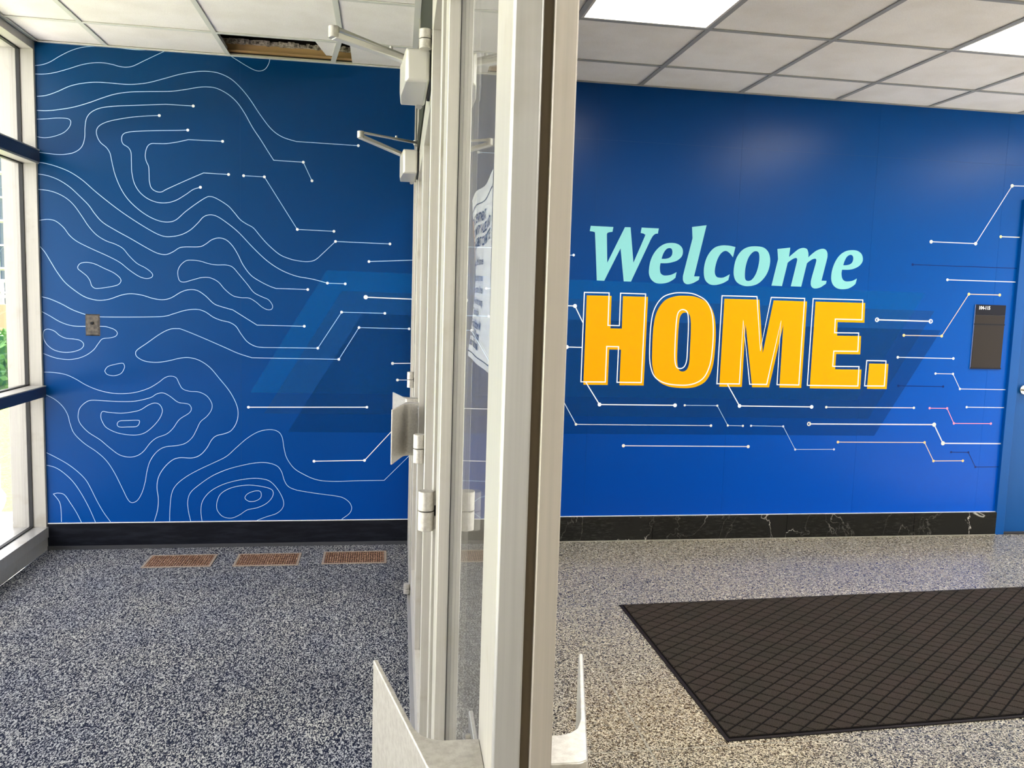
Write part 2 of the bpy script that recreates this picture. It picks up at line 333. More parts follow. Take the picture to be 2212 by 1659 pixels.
# vestibule
lgx, lry = -1.4374, .3863
xs_v = [XL, lgx, lgx+T, lgx+2*T, None]; ys_v = rows(lry, YB)
PLx = lambda y: PW(.068, 0)[0]+math.tan(PHI)*y
for i in range(4):
    for j in range(len(ys_v)-1):
        y1, y0 = ys_v[j], ys_v[j+1]; x0 = xs_v[i]; x1 = xs_v[i+1] if xs_v[i+1] is not None else PLx((y0+y1)/2)
        if i == 2 and j == 0: continue      # the missing tile
        if i == 3 and j == 0: x0 = x0+.035
        t = tile_at(cg_v, x0, x1, y0, y1, M['tile'])
for x in xs_v[1:-1]:
    yt = WY-lry if x > -.3 else WY
    tee(cg_v, M['grid'], x-TW, x+TW, YB, yt)
for y in ys_v[1:-1]:
    for i in range(4):
        x0 = xs_v[i]+TW; x1 = (xs_v[i+1]-TW) if xs_v[i+1] is not None else PLx(y)-.02
        tee(cg_v, M['grid'], x0, x1, y-TW, y+TW)
MB().box(XL, PLx(WY), WY-.022, WY, -.004, .0).box(XL, PLx(WY), WY-.002, WY, 0, .024).build('wall_angle', M['grid'], cg_v)
MB().prism([(PLx(YB)-.024, YB), (PLx(YB)+.004, YB), (PLx(WY)+.004, WY-.02), (PLx(WY)-.024, WY-.02)], -.003, .0).build('wall_angle', M['grid'], cg_v)
MB().box(XL, XL+.02, YB, WY, -.004, 0).build('wall_angle', M['grid'], cg_v)
# bent tee by the hole, a broken tile corner, the beam and fireproofing above
MB().bar((-.232, WY-lry, .001), (-.285, WY-.012, -.002), .026, .003).build('ceiling_grid_bar', M['grid'], cg_v, )
MB().prism([(-.352, WY-lry+.012), (-.232, WY-lry+.012), (-.262, WY-.125), (-.312, WY-.130)], .003, .018).build('broken_tile', M['tile'], cg_v)
MB().box(-1.2, .4, WY-.034, WY-.004, .022, .056).box(-1.2, .4, WY-.046, WY-.004, .018, .022).build('ceiling_beam', M['beam'], cg_v)
mb = MB(); x = -1.2
while x < .3:
    wv = random.uniform(.015, .035); d = random.uniform(0, .03); mb.box(x, x+wv, WY-.045-d, WY-.004, .055-random.uniform(0, .004), .070+random.uniform(0,.006)); x += wv
mb.build('fireproofing', M['wool'], cg_v, kind='stuff')
MB().box(-1.3, .4, WY-.003, WY-.001, .012, .6).build('plenum_backing', M['plenum'], cg_v)

# ------------------------------------------------------------------ ceiling lights
where = {(0,0): 'nearest the glass doors, by the blue wall', (1,0): 'second from the glass doors, by the blue wall', (2,0): 'third from the glass doors, by the blue wall',
         (0,1): 'in the rear row nearest the glass doors', (1,1): 'in the rear row, middle of three', (2,1): 'in the rear row farthest from the glass doors'}
for lx, ya, yb, k, bank in lights:
    e = empty('ceiling_light', (lx+T/2, (ya+yb)/2, H), label='lit white recessed ceiling panel '+where[(k, bank)], cat='light', group='recessed ceiling panels in the lobby')
    hx, hy = T/2-TW, (yb-ya)/2-TW; b_ = .012
    MB().box(-hx, hx, -hy, hy, .003, .006).build('diffuser', M['lamp'], e)
    MB().box(-hx, hx, -hy, -hy+b_, -.001, .012).box(-hx, hx, hy-b_, hy, -.001, .012).box(-hx, -hx+b_, -hy+b_, hy-b_, -.001, .012).box(hx-b_, hx, -hy+b_, hy-b_, -.001, .012).build('light_frame', M['lampf'], e)
    MB().box(-hx, hx, -hy, hy, .02, .08).build('light_housing', M['white'], e)

# ------------------------------------------------------------------ baseboards
bl = MB().box(XL+.0, PLx(WY), WY-.012, WY, .0, .144).build('baseboard_left', M['black'], kind='structure', bevel=.003)
MB().box(XL, PLx(WY), WY-.018, WY, 0, .020).build('shoe_strip', M['shoe'], bl)
MB().box(XL, PLx(WY), WY-.010, WY, .144, .1475).build('caulk_bead', M['white'], bl)
br = MB().box(PR(WY), 3.985, WY-.008, WY, .0, .140).build('baseboard_right', M['grout'], kind='structure')
xs = [PR(WY), .768, 1.643, 2.518, 3.393, 3.985]
for a, b in zip(xs[:-1], xs[1:]): MB().box(a+.0014, b-.0014, WY-.022, WY-.007, 0, .150).build('marble_slab', M['marble'], br, bevel=.0012)
MB().box(PR(WY), 3.985, WY-.012, WY, .150, .1518).build('caulk_bead', M['white'], br)
MB().box(PR(WY), 3.985, WY-.028, WY-.022, 0, .004).build('caulk_bead', M['grout'], br)

# ------------------------------------------------------------------ mural
mural = empty('wall_mural', ((XL+3.98)/2, WY, .15), cat='mural', label='blue wall mural with white contour lines and circuit traces reading Welcome HOME.')
ML = Vector(mural.location)
def mp(X, Z, lay): return (X-ML.x, -lay, Z-ML.z)
def flat(name, loops, m, lay, parent=mural, th=.0002, **k):
    """flat print: loops of (X,Z); first is outer, others holes"""
    vv = [Vector((p[0], p[1], 0)) for l in loops for p in l]
    tr = tessellate_polygon([[Vector((p[0], p[1], 0)) for p in l] for l in loops])
    fs = []
    for t in tr:
        A, B, C = [vv[i] for i in t]
        c = (B.x-A.x)*(C.y-A.y)-(B.y-A.y)*(C.x-A.x)
        if abs(c) < 1e-12: continue
        fs.append(tuple(t) if c > 0 else tuple(t)[::-1])
    mb = MB().poly([mp(v.x, v.y, lay) for v in vv], fs)
    return mb.build(name, m, parent, **k)
def cr(pts, closed=False, n=6):
    """Catmull-Rom through points; a third item marks a corner"""
    out = []; N_ = len(pts); S = N_ if closed else N_-1
    for i in range(S):
        p1, p2 = pts[i], pts[(i+1) % N_]; c1, c2 = len(p1) > 2, len(p2) > 2
        if c1 and c2: out.append(tuple(p1[:2])); continue
        p0 = p1 if c1 or (not closed and i == 0) else pts[(i-1) % N_]
        p3 = p2 if c2 or (not closed and i == N_-2) else pts[(i+2) % N_]
        for k in range(n):
            t = k/n
            out.append(tuple(.5*((2*p1[a])+(-p0[a]+p2[a])*t+(2*p0[a]-5*p1[a]+4*p2[a]-p3[a])*t*t+(-p0[a]+3*p1[a]-3*p2[a]+p3[a])*t**3) for a in (0, 1)))
    if not closed: out.append(tuple(pts[-1][:2]))
    return out
def ribbon(name, P, wd, m, lay, closed=False, parent=mural, **k):
    n = len(P); vs = []; 
    for i in range(n):
        a = P[(i-1) % n] if (closed or i > 0) else P[i]; b = P[(i+1) % n] if (closed or i < n-1) else P[i]; c = P[i]
        d1 = Vector((c[0]-a[0], c[1]-a[1])); d2 = Vector((b[0]-c[0], b[1]-c[1]))
        if d1.length < 1e-9: d1 = d2
        if d2.length < 1e-9: d2 = d1
        d1.normalize(); d2.normalize(); t = d1+d2
        if t.length < 1e-6: t = d1
        t.normalize(); nn = Vector((-t.y, t.x)); s = wd/2/max(.45, abs(nn.dot(Vector((-d1.y, d1.x)))))
        vs.append(mp(c[0]+nn.x*s, c[1]+nn.y*s, lay)); vs.append(mp(c[0]-nn.x*s, c[1]-nn.y*s, lay))
    fs = [(2*i, 2*i+1, (2*i+3) % (2*n), (2*i+2) % (2*n)) for i in range(n if closed else n-1)]
    return MB().poly(vs, fs).build(name, m, parent, **k)
def dot(c, r, m, lay, parent, ring=False):
    P = [(c[0]+r*math.cos(t*math.pi/10), c[1]+r*math.sin(t*math.pi/10)) for t in range(20)]
    if ring:
        Q = [(c[0]+r*.55*math.cos(-t*math.pi/10), c[1]+r*.55*math.sin(-t*math.pi/10)) for t in range(20)]
        vs = [mp(*p, lay) for p in P]+[mp(*p, lay) for p in Q[::-1]]
        Q2 = [(c[0]+r*.55*math.cos(t*math.pi/10), c[1]+r*.55*math.sin(t*math.pi/10)) for t in range(20)]
        vs = [mp(*p, lay) for p in P]+[mp(*p, lay) for p in Q2]
        return MB().poly(vs, [(i, (i+1)%20, (i+1)%20+20, i+20) for i in range(20)]).build('circuit_node', m, parent)
    return MB().poly([mp(*p, lay) for p in P], [tuple(range(20))]).build('circuit_node', m, parent)

# printed sheets with hairline seams
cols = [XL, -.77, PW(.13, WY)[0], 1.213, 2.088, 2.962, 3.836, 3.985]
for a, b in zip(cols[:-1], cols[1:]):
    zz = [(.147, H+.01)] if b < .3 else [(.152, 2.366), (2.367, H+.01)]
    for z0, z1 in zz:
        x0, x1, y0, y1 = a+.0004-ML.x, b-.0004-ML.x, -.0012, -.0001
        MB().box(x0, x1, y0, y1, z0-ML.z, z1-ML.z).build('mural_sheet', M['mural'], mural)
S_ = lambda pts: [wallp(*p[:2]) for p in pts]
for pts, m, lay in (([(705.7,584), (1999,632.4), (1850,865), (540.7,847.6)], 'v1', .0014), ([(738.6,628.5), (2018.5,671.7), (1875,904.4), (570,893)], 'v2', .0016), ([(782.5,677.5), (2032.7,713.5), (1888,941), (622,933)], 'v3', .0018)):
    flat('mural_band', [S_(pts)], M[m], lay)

A = (80, 80, .33755); B = (80, 560, .3496); Cc = (480, 280, .31343); D = (500, 740, .3013); E = (1200, 440, .27732); F = (1600, 440, .37363); G = (1200, 820, .27125); HH = (0, 0, .25316); PX = (0, 0, 1); K2 = (440, 0, .25316); W6 = (2060, 360, .1687)
def px(cr_, pts): return [(cr_[0]+p[0]*cr_[2], cr_[1]+p[1]*cr_[2])+tuple(p[2:]) for p in pts]
LT = .0030; LL = .0022
def contour(pts, closed=False):
    P = [wallp(*p) for p in cr(pts, closed)]
    return ribbon('contour_line', P, LT, M['i_line'], LL, closed)
def circuit(pts, nodes_, r=.0075, wd=.0034, m='i_line', nm='i_white', rings=()):
    """nodes_: indices of points carrying a dot"""
    P = [wallp(*p) for p in cr(pts)]
    o = ribbon('circuit_line', P, wd, M[m], LL)
    for i in nodes_: dot(wallp(*pts[i][:2]), r, M[nm], LL+.0002+(.0001 if i in rings else 0), o, i in rings)
    return o
contour(px(HH, [(285,350),(330,345),(365,337)]))
contour(px(HH, [(298,560),(360,553),(430,528),(520,475),(620,428),(720,402),(830,395),(950,402),(1080,418),(1180,427),(1270,425),(1370,410)]))
contour(px(HH, [(298,632),(370,633),(460,622),(580,590),(700,553),(800,537),(880,537),(960,551),(1020,568),(1080,574),(1140,563),(1230,520),(1340,468),(1420,433),(1475,418)]))
contour(px(K2, [(200,460),(280,510),(360,560),(430,597),(480,607),(525,590),(555,545),(567,495)]))
circuit(px(A, [(0,380),(60,374),(130,350),(210,315),(290,297),(370,290),(460,294),(560,303),(640,302),(720,291),(820,265),(920,238),(1020,222),(1100,221),(1170,234),(1240,268),(1300,322),(1360,395),(1430,500),(1500,590),(1570,640),(1659,669,1)])+px(Cc, [(938,111,1)]), [-1])
circuit(px(A, [(0,470),(60,472),(130,466),(230,450),(330,422),(420,390),(500,366),(590,353),(700,350),(850,348),(940,338),(1030,323),(1090,320),(1150,329),(1220,365),(1280,418),(1330,490),(1380,580),(1430,655),(1480,735),(1515,789,1)])+px(Cc, [(559,225,1),(619,353,1)]), [-2,-1])
contour(px(A, [(0,526),(60,524),(120,519),(180,520),(208,528),(217,548),(205,580),(170,613),(110,636),(50,645),(0,638)]))
circuit(px(A, [(0,736),(60,744),(120,751),(180,751),(240,738),(285,705),(305,650),(308,580),(318,520),(350,480),(410,454),(500,443),(620,438),(740,434),(825,431,1),(1000,442,1)]), [-1])
circuit(px(A, [(783,503),(700,506),(620,512),(530,525),(450,543),(400,568),(381,600),(387,640),(408,676),(445,708),(468,745),(480,800),(500,880),(535,965),(580,1035),(640,1095),(710,1145),(780,1176),(840,1184),(890,1170),(950,1118),(1020,1066),(1080,1028),(1110,1021),(1150,1034),(1220,1078),(1260,1120),(1300,1168),(1340,1196),(1385,1222),(1430,1275),(1480,1330),(1550,1390),(1610,1417),(1659,1430)])+px(Cc, [(580,910),(630,903),(662,883,1),(781,771,1),(1156,788,1)]), [0,-2,-1])
circuit(px(A, [(965,596),(900,598),(780,599),(650,603),(580,610),(550,625),(542,655),(552,685),(585,708),(602,740),(605,800),(608,870),(625,940),(660,995),(710,1035),(770,1058),(830,1061),(890,1045),(950,1010),(1000,976),(1046,962)]), [0,-1])
circuit(px(A, [(1188,668,1),(968,657,1),(900,672),(830,682),(770,682),(730,683),(705,705),(693,755),(700,795),(715,830),(718,880),(720,925),(732,965),(760,987),(795,992),(835,972),(950,920),(1066,870,1),(1226,880,1)]), [0,-1])
circuit(px(Cc, [(148,318,1),(291,326,1),(518,688,1),(770,701,1)]), [0,1,2,3])
circuit(px(A, [(8,801),(60,810),(130,830),(210,863),(290,915),(370,985),(450,1050),(540,1118),(640,1185),(740,1245),(800,1272),(850,1278),(920,1266),(980,1236),(1030,1190),(1065,1152),(1105,1138),(1150,1147),(1210,1185),(1290,1250),(1380,1345),(1470,1430),(1560,1490),(1659,1530)])+px(Cc, [(620,1030),(725,1058,1),(848,1063,1)]), [-2,-1])
circuit(px(A, [(8,877),(70,888),(140,915),(210,960),(270,1015),(330,1075),(370,1130),(420,1185),(500,1235),(600,1290),(700,1348),(770,1383),(825,1392),(870,1375),(910,1350),(950,1343),(1040,1342),(1080,1325),(1120,1297),(1165,1286),(1210,1298),(1250,1335),(1285,1390),(1320,1460),(1370,1525),(1430,1565),(1490,1595),(1530,1609,1)])+px(Cc, [(590,1102,1)]), [-1])
contour(px(A, [(8,975),(70,982),(130,1000),(190,1033),(240,1080),(290,1150),(330,1210),(380,1265),(440,1303),(500,1325),(550,1353),(590,1400),(640,1448),(690,1475),(725,1500),(741,1522),(730,1540),(695,1545),(650,1530),(590,1490),(530,1442),(450,1400),(350,1355),(260,1310),(210,1270),(170,1218),(120,1178),(70,1167),(15,1173)]))
contour(px(A, [(262,1468),(280,1448),(320,1442),(370,1452),(430,1480),(490,1508),(530,1540),(537,1565),(515,1587),(460,1600),(400,1608),(370,1607),(350,1590),(340,1560),(320,1530),(290,1505),(265,1485)]), True)
circuit(px(A, [(15,1335),(50,1375),(90,1440),(130,1505),(180,1570),(240,1620)])+px(B, [(289,229),(340,247),(390,254),(450,246),(520,222),(580,213),(650,222),(720,243),(780,250),(830,238),(890,203),(940,188),(990,193),(1040,225),(1090,272),(1130,290),(1210,313,1),(1360,407,1)])+px(Cc, [(566,1355,1)]), [-1])
contour(px(B, [(870,80),(885,40),(920,10),(960,6),(1010,12),(1060,27),(1110,35),(1170,36),(1210,50),(1250,95),(1300,155),(1340,205),(1390,232),(1430,250),(1455,285),(1450,308),(1425,312),(1390,295),(1350,262),(1310,240),(1260,237),(1210,225),(1160,185),(1120,140),(1070,115),(1020,113),(960,128),(910,141),(880,130)]), True)
circuit(px(B, [(30,232),(80,245),(150,275),(220,312),(290,338),(340,352),(400,356),(550,357),(700,356),(790,352),(850,335),(920,315),(990,310),(1040,325),(1090,358),(1140,378),(1190,390),(1230,415),(1260,460),(1300,510),(1350,538),(1400,545,1)])+px(Cc, [(659,1506,1),(823,1258,1),(1121,1266,1)]), [-3,-2,-1])
contour(px(B, [(30,323),(80,350),(140,385),(200,407),(260,414),(400,414),(440,420),(480,435),(497,456),(485,476),(450,486),(405,492),(380,520),(350,560),(300,595),(240,615),(180,619),(110,608),(40,582)]))
contour(px(B, [(40,455),(50,436),(75,432),(110,445),(140,470),(180,488),(230,493),(270,503),(289,526),(275,552),(230,570),(170,575),(110,562),(65,530),(42,490)]), True)
contour(px(B, [(421,685),(440,662),(480,650),(525,642),(538,650),(540,672),(520,705),(480,719),(440,714),(424,700)]), True)
circuit(px(Cc, [(1288,1373,1),(943,1364,1),(804,1583,1),(205,1572,1)])+px(B, [(1240,580),(1150,540),(1000,475),(900,435),(870,429),(820,433),(760,462),(680,518),(620,560),(610,585),(625,608),(670,630),(740,637),(810,628),(890,610),(950,609),(1010,628),(1070,670),(1130,740),(1190,815),(1230,890),(1243,950),(1232,1010),(1200,1058),(1160,1077),(1110,1090),(1080,1115),(1050,1165),(1010,1208),(960,1227),(880,1226),(830,1245),(780,1295),(750,1350),(742,1410),(750,1480),(745,1550),(725,1618)]), [0,1,2])
contour(px(B, [(45,697),(110,700),(180,713),(240,740),(300,775),(370,805),(450,825),(530,830),(610,822),(690,797),(750,762),(790,732),(825,722),(860,732),(880,770),(900,800),(940,815),(1000,820),(1050,845),(1080,890),(1078,930),(1050,970),(1010,1005),(985,1055),(960,1100),(920,1135),(870,1150),(790,1160),(740,1190),(700,1245),(680,1310),(670,1370),(650,1440),(620,1490),(585,1503),(560,1480),(530,1420),(480,1320),(430,1245),(370,1190),(290,1135),(230,1075),(205,1015),(190,960),(160,910),(110,865),(45,832)]))
contour(px(B, [(255,960),(265,920),(300,885),(340,871),(430,875),(520,879),(610,876),(700,855),(740,832),(780,826),(820,845),(870,882),(910,890),(940,897),(954,922),(940,950),(880,990),(840,1045),(800,1080),(740,1103),(700,1135),(660,1185),(620,1213),(570,1222),(510,1208),(450,1165),(390,1115),(320,1070),(275,1025),(257,990)]), True)
contour(px(B, [(395,975),(398,950),(410,940),(440,945),(520,951),(590,943),(640,930),(690,900),(730,888),(760,900),(775,935),(760,980),(720,1030),(670,1070),(620,1085),(560,1084),(490,1070),(430,1040),(405,1005)]), True)
contour(px(B, [(510,1000),(560,996),(620,994),(634,1000),(628,1022),(610,1034),(560,1036),(510,1036),(496,1020)]), True)
contour(px(B, [(60,1195),(120,1225),(190,1265),(250,1310),(300,1360),(330,1410),(370,1490),(410,1560),(455,1622)]))
contour(px(B, [(60,1272),(110,1285),(160,1315),(220,1370),(270,1440),(320,1530),(362,1624)]))
contour(px(B, [(152,1622),(150,1560),(140,1500),(102,1450,1),(130,1444),(170,1455),(210,1510),(245,1565),(275,1624)]))
contour(px(B, [(820,1618),(822,1540),(832,1450),(860,1395),(920,1345),(1000,1300),(1090,1258),(1170,1218),(1230,1165),(1300,1105),(1370,1065),(1440,1052),(1490,1065),(1515,1100),(1525,1160),(1540,1220),(1570,1270),(1602,1302)])+px(D, [(520,945),(580,973),(650,990),(760,995),(900,990),(1095,987,1),(1275,810,1),(1420,668,1)]))
contour(px(B, [(950,1618),(935,1550),(932,1490),(950,1440),(1000,1395),(1080,1340),(1170,1300),(1260,1275),(1350,1258),(1420,1257),(1480,1275),(1510,1310),(1530,1370),(1555,1405),(1602,1425)])+px(D, [(540,1070),(640,1085),(740,1098),(800,1112),(845,1145),(862,1185),(845,1225),(790,1265)]))
contour(px(B, [(1020,1618),(1013,1550),(1025,1490),(1070,1435),(1140,1395),(1220,1370),(1310,1355),(1380,1355),(1440,1372),(1490,1425),(1522,1490),(1518,1535),(1480,1570),(1420,1590),(1360,1612)]))
contour(px(B, [(1110,1530),(1115,1490),(1135,1450),(1180,1420),(1240,1402),(1310,1395),(1380,1402),(1440,1417),(1460,1440),(1450,1475),(1415,1510),(1360,1535),(1300,1548),(1250,1580),(1200,1599),(1150,1590),(1120,1560)]), True)
contour(px(B, [(1285,1475),(1300,1450),(1340,1433),(1375,1432),(1386,1450),(1380,1475),(1350,1493),(1310,1495)]), True)
# circuit traces
circuit(px(D, [(122,463,1),(971,463,1)]), [0,1], wd=.0050, m='i_white')
circuit([(797,565,1),(1239,551,1)], [0,1], .0075, .0040)
circuit([(790,642,1)]+px(E, [(151,797,1),(212,925,1)]), [0,1], .0118, .0058, 'i_white')
circuit([(848,785,1),(1120,783,1)], [0], .0085, .0045, 'i_white', 'i_cream')
circuit(px(D, [(1190,268,1)])+[(1150,822,1)]+px(G, [(45,140,1),(162,356,1),(1237,366,1)]), [0,3,4], .0080, .0045, 'i_grey', 'i_cream')
circuit(px(D, [(592,850,1),(954,844,1),(1175,607,1)])+[(930,850,1)], [0,1], .0080, .0045, 'i_white')
circuit([(1190,700,1)]+px(E, [(60,1065,1),(87,1116,1),(205,1119,1)]), [2], .0118, .0055, 'i_white')
circuit(px(E, [(236,1392,1),(342,1564,1),(930,1570,1)]), [1,2], .0115, .0060, 'i_white')
circuit(px(E, [(1340,1410,1),(1432,1575,1)])+px(G, [(2038,217,1)]), [1,2], .0115, .0060, 'i_white')
circuit(px(G, [(1028,204,1),(1287,207,1),(1371,365,1),(1491,368,1)]), [0,1,2,3], .0068, .0036, 'i_dim', 'i_cream')
circuit(px(G, [(1556,367,1),(1812,372,1),(1907,556,1)])+px(F, [(538,1420,1)]), [0,1,2,3], .0068, .0036, 'i_dim', 'i_grey')
circuit(px(G, [(540,526,1),(1533,533,1)]), [0,1], .0100, .0055, 'i_grey', 'i_cream')
circuit(px(F, [(494,1176,1),(1000,1180,1)]), [0,1], .0080, .0052, 'i_grey', 'i_cream')
circuit(px(F, [(394,1273,1),(1117,1277,1),(1168,1385,1),(1505,1387,1)]), [0,1,2], .0135, .0078, 'i_grey', 'i_cream', rings=(0,))
circuit(px(F, [(561,1378,1),(1062,1380,1),(1113,1487,1),(1283,1486,1)]), [0,1,2,3], .0085, .0050, 'i_tan', 'i_orange')
circuit(px(F, [(1215,1436,1),(1315,1437,1),(1355,1522,1),(1492,1521,1)]), [0,1,2], .0070, .0045, 'i_navy', 'i_navy')
circuit(px(F, [(1091,1182,1),(1192,1183,1),(1231,1270,1),(1445,1271,1)]), [0,1,2,3], .0080, .0045, 'i_pink', 'i_pink')
circuit(px(F, [(1305,1176,1),(1527,1179,1)]), [0], .0075, .0048, 'i_grey', 'i_cream')
circuit(px(F, [(1125,982,1),(1226,984,1),(1266,1071,1),(1533,1075,1)]), [0,1,2], .0075, .0045, 'i_grey', 'i_cream')
circuit(px(F, [(910,1053,1),(1169,1057,1)]), [0,1], .0075, .0045, 'i_navy', 'i_navy')
circuit(px(F, [(907,888,1),(1228,895,1)]), [0,1], .0085, .0055, 'i_grey', 'i_cream')
circuit(px(F, [(787,671,1),(1097,680,1)]), [0,1], .0140, .0070, 'i_white', 'i_white', rings=(0,1))
circuit(px(F, [(942,761,1),(1161,765,1),(1318,523,1),(1496,528,1)]), [0,1,2,3], .0092, .0050, 'i_tan', 'i_orange')
circuit(px(F, [(1194,440,1),(1592,453,1)]), [0], .0085, .0055, 'i_grey', 'i_cream')
circuit(px(F, [(993,352,1),(1600,374,1)]), [0], .0080, .0045, 'i_navy', 'i_navy')
circuit(px(F, [(1100,220,1),(1357,231,1)])+px(W6, [(746,246,1),(935,251,1)]), [0,1,2], .0110, .0055, 'i_grey', 'i_cream')
circuit(px(W6, [(600,897,1),(856,906,1)]), [0], .0090, .0055, 'i_cream', 'i_yellow')

# lettering
def letter(crp, loops, m, lay, name='mural_letter', n=5, **k):
    flat(name, [[wallp(*p) for p in cr(px(crp, l), True, n)] for l in loops], M[m], lay, **k)
Q4 = (1260, 470, .13562); Q1 = (1660, 520, .09946)
w_ = lambda pts: [tuple(p) for p in pts]
AQ = .0020
letter(Q4, [[(118,132,1),(478,150,1),(463,228,1),(420,233),(385,245),(375,270),(375,330),(380,720,1),(662,153,1),(752,155,1),(797,718,1),(978,300),(980,275),(960,256),(912,245,1),(928,160,1),(1202,173,1),(1186,256,1),(1150,260),(1110,290),(1065,365),(1040,420),(758,1020,1),(642,1016,1),(592,490,1),(332,1007,1),(214,1002,1),(186,270),(180,240),(160,225),(102,215,1)]], 'i_aqua', AQ)
E1 = [(1484,868,1),(1466,958,1),(1420,995),(1340,1035),(1240,1052),(1150,1040),(1080,985),(1045,900),(1048,790),(1075,670),(1130,560),(1210,470),(1310,415),(1420,404),(1510,425),(1570,480),(1585,550),(1565,620),(1500,680),(1420,710),(1330,726),(1228,726,1),(1218,800),(1228,880),(1265,915),(1310,923),(1400,910)]
letter(Q4, [E1, [(1245,657,1),(1275,570),(1320,505),(1370,485),(1405,500),(1418,545),(1408,600),(1370,640),(1310,656)]], 'i_aqua', AQ)
letter(Q4, [[(1730,150,1),(1962,122,1),(1763,936,1),(1850,938,1),(1838,992,1),(1800,1015),(1740,1045),(1670,1062),(1620,1050),(1590,1010),(1585,950),(1600,870),(1738,330,1)]], 'i_aqua', AQ)
letter(E, [[(1400,338,1),(1381,418,1),(1352,382),(1322,368),(1290,385),(1262,430),(1244,490),(1240,540),(1255,570),(1285,577),(1315,572),(1356,550,1),(1345,595,1),(1300,620),(1240,634),(1195,625),(1163,590),(1154,530),(1163,460),(1190,395),(1235,345),(1290,326),(1350,327)]], 'i_aqua', AQ)
letter(E, [[(1560,332),(1620,342),(1658,380),(1671,440),(1660,510),(1630,570),(1580,620),(1520,641),(1460,638),(1410,610),(1388,560),(1390,490),(1410,420),(1450,365),(1500,338)], [(1555,370),(1580,380),(1587,420),(1580,480),(1560,545),(1530,590),(1500,602),(1478,590),(1474,550),(1480,490),(1500,425),(1528,385)]], 'i_aqua', AQ)
letter(Q1, [[(190,180,1),(470,150,1),(443,355,1),(540,270),(650,185),(750,157),(830,180),(860,250),(865,310),(862,362,1),(940,290),(1040,215),(1150,177),(1230,190),(1272,250),(1278,330),(1262,420),(1148,868,1),(1258,872,1),(1245,935,1),(1200,965),(1120,1015),(1030,1037),(960,1025),(920,975),(915,910),(930,820),(1025,480),(1033,410),(1010,390),(950,405),(880,450),(832,490,1),(815,560,1),(708,998,1),(482,990,1),(605,490),(618,400),(595,375),(540,390),(460,440),(413,480,1),(400,540,1),(290,986,1),(62,975,1),(205,400,1)]], 'i_aqua', AQ)
letter(Q1, [[(1918,820,1),(1887,935,1),(1830,985),(1730,1038),(1600,1055),(1480,1030),(1400,960),(1362,860),(1362,740),(1390,600),(1450,450),(1540,320),(1660,235),(1790,205),(1920,218),(2010,280),(2045,370),(2035,460),(1970,545),(1860,605),(1740,630),(1595,630,1),(1583,720),(1600,820),(1650,875),(1720,885),(1820,870)], [(1620,532,1),(1650,440),(1700,350),(1770,308),(1820,325),(1838,380),(1825,450),(1780,505),(1700,530)]], 'i_aqua', AQ)
HOME = {
 'H': [[(243,714,1),(436,718,1),(427,971,1),(516,973,1),(525,720,1),(720,726,1),(686,1416,1),(497,1414,1),(509,1137,1),(417,1135,1),(406,1412,1),(216,1410,1)]],
 'O': [[(1010,717),(1100,728),(1190,780),(1235,870),(1247,1000),(1240,1150),(1220,1280),(1170,1380),(1085,1428),(980,1436),(870,1420),(790,1370),(755,1270),(752,1140),(762,960),(790,840),(850,755),(930,722)],
       [(1010,848),(1040,862),(1052,905),(1053,1000),(1046,1150),(1040,1240),(1022,1290),(990,1307),(960,1293),(948,1240),(948,1150),(955,1000),(965,900),(982,860)]]}
HP = {
 'M': [[(1564.7,645.2),(1640.1,647.2),(1647.3,763),(1670.9,648.8),(1743.1,651.1),(1730.4,837.9),(1683.3,837.2),(1691.9,700.4),(1660.9,836.8),(1624.3,836.4),(1610.4,699.3),(1602.1,835.7),(1553.6,835.2)]],
 'E': [[(1761.4,651.5),(1868.6,654.5),(1866.8,697.1),(1809.2,695.6),(1807.7,725.1),(1859.7,725.8),(1857.8,765.4),(1805.9,764.7),(1803.6,797.6),(1860.4,798.3),(1857.8,840.2),(1748.7,838.7)]],
 '.': [[(1877.2,785.2),(1918.7,786),(1915,840.2),(1872.4,839.8)]]}
glyphs = [[px(E, l) for l in HOME['H']], [px(E, l) for l in HOME['O']], [[(x, y, 1) for x, y in l] for l in HP['M']], [[(x, y, 1) for x, y in l] for l in HP['E']], [[(x, y, 1) for x, y in l] for l in HP['.']]]
for g in glyphs:
    L_ = [[wallp(*p) for p in cr(l, True)] for l in g]
    flat('mural_letter', L_, M['i_gold'], AQ)
    fo = None
    for l in g:
        P = [wallp(*p) for p in cr([(p[0]-5.3, p[1]-6.4)+tuple(p[2:]) for p in l], True)]
        fo = ribbon('letter_outline', P, .0062, M['i_white'], .0026, True)

# ------------------------------------------------------------------ the glazed partition
pz = empty('wall_middle', (0,0,0), -PHI, kind='structure')
N0, N1 = .068, .182
def pbox(name, m, n0, n1, s0, s1, z0, z1, parent=pz, bevel=.0012):
    return MB().box(n0, n1, s0, s1, z0, z1).build(name, m, parent, bevel=bevel)
for s0, s1 in ((-.78, -.70), (1.520, 1.568), (2.020, 2.085), (3.862, 3.925), (4.640, 4.700)):
    pbox('mullion', M['alu'], N0, N1, s0, s1, 0, H+.03)
pbox('transom_bar', M['alu'], N0, N1, -.70, 1.520, 2.062, 2.165)
pbox('transom_bar', M['alu'], N0, N1, 1.568, 2.020, 2.062, 2.165)
pbox('transom_bar', M['transom'], N0, N1, 2.085, 3.862, 2.062, 2.165)
pbox('transom_bar', M['alu'], N0, N1, 3.925, 4.640, 2.062, 2.165)
for s0, s1 in ((-.70, 1.520), (1.568, 2.020), (2.085, 3.862), (3.925, 4.640)):
    pbox('transom_panel', M['transom'], N0+.006, N0+.03, s0, s1, 2.165, H+.03, bevel=0)
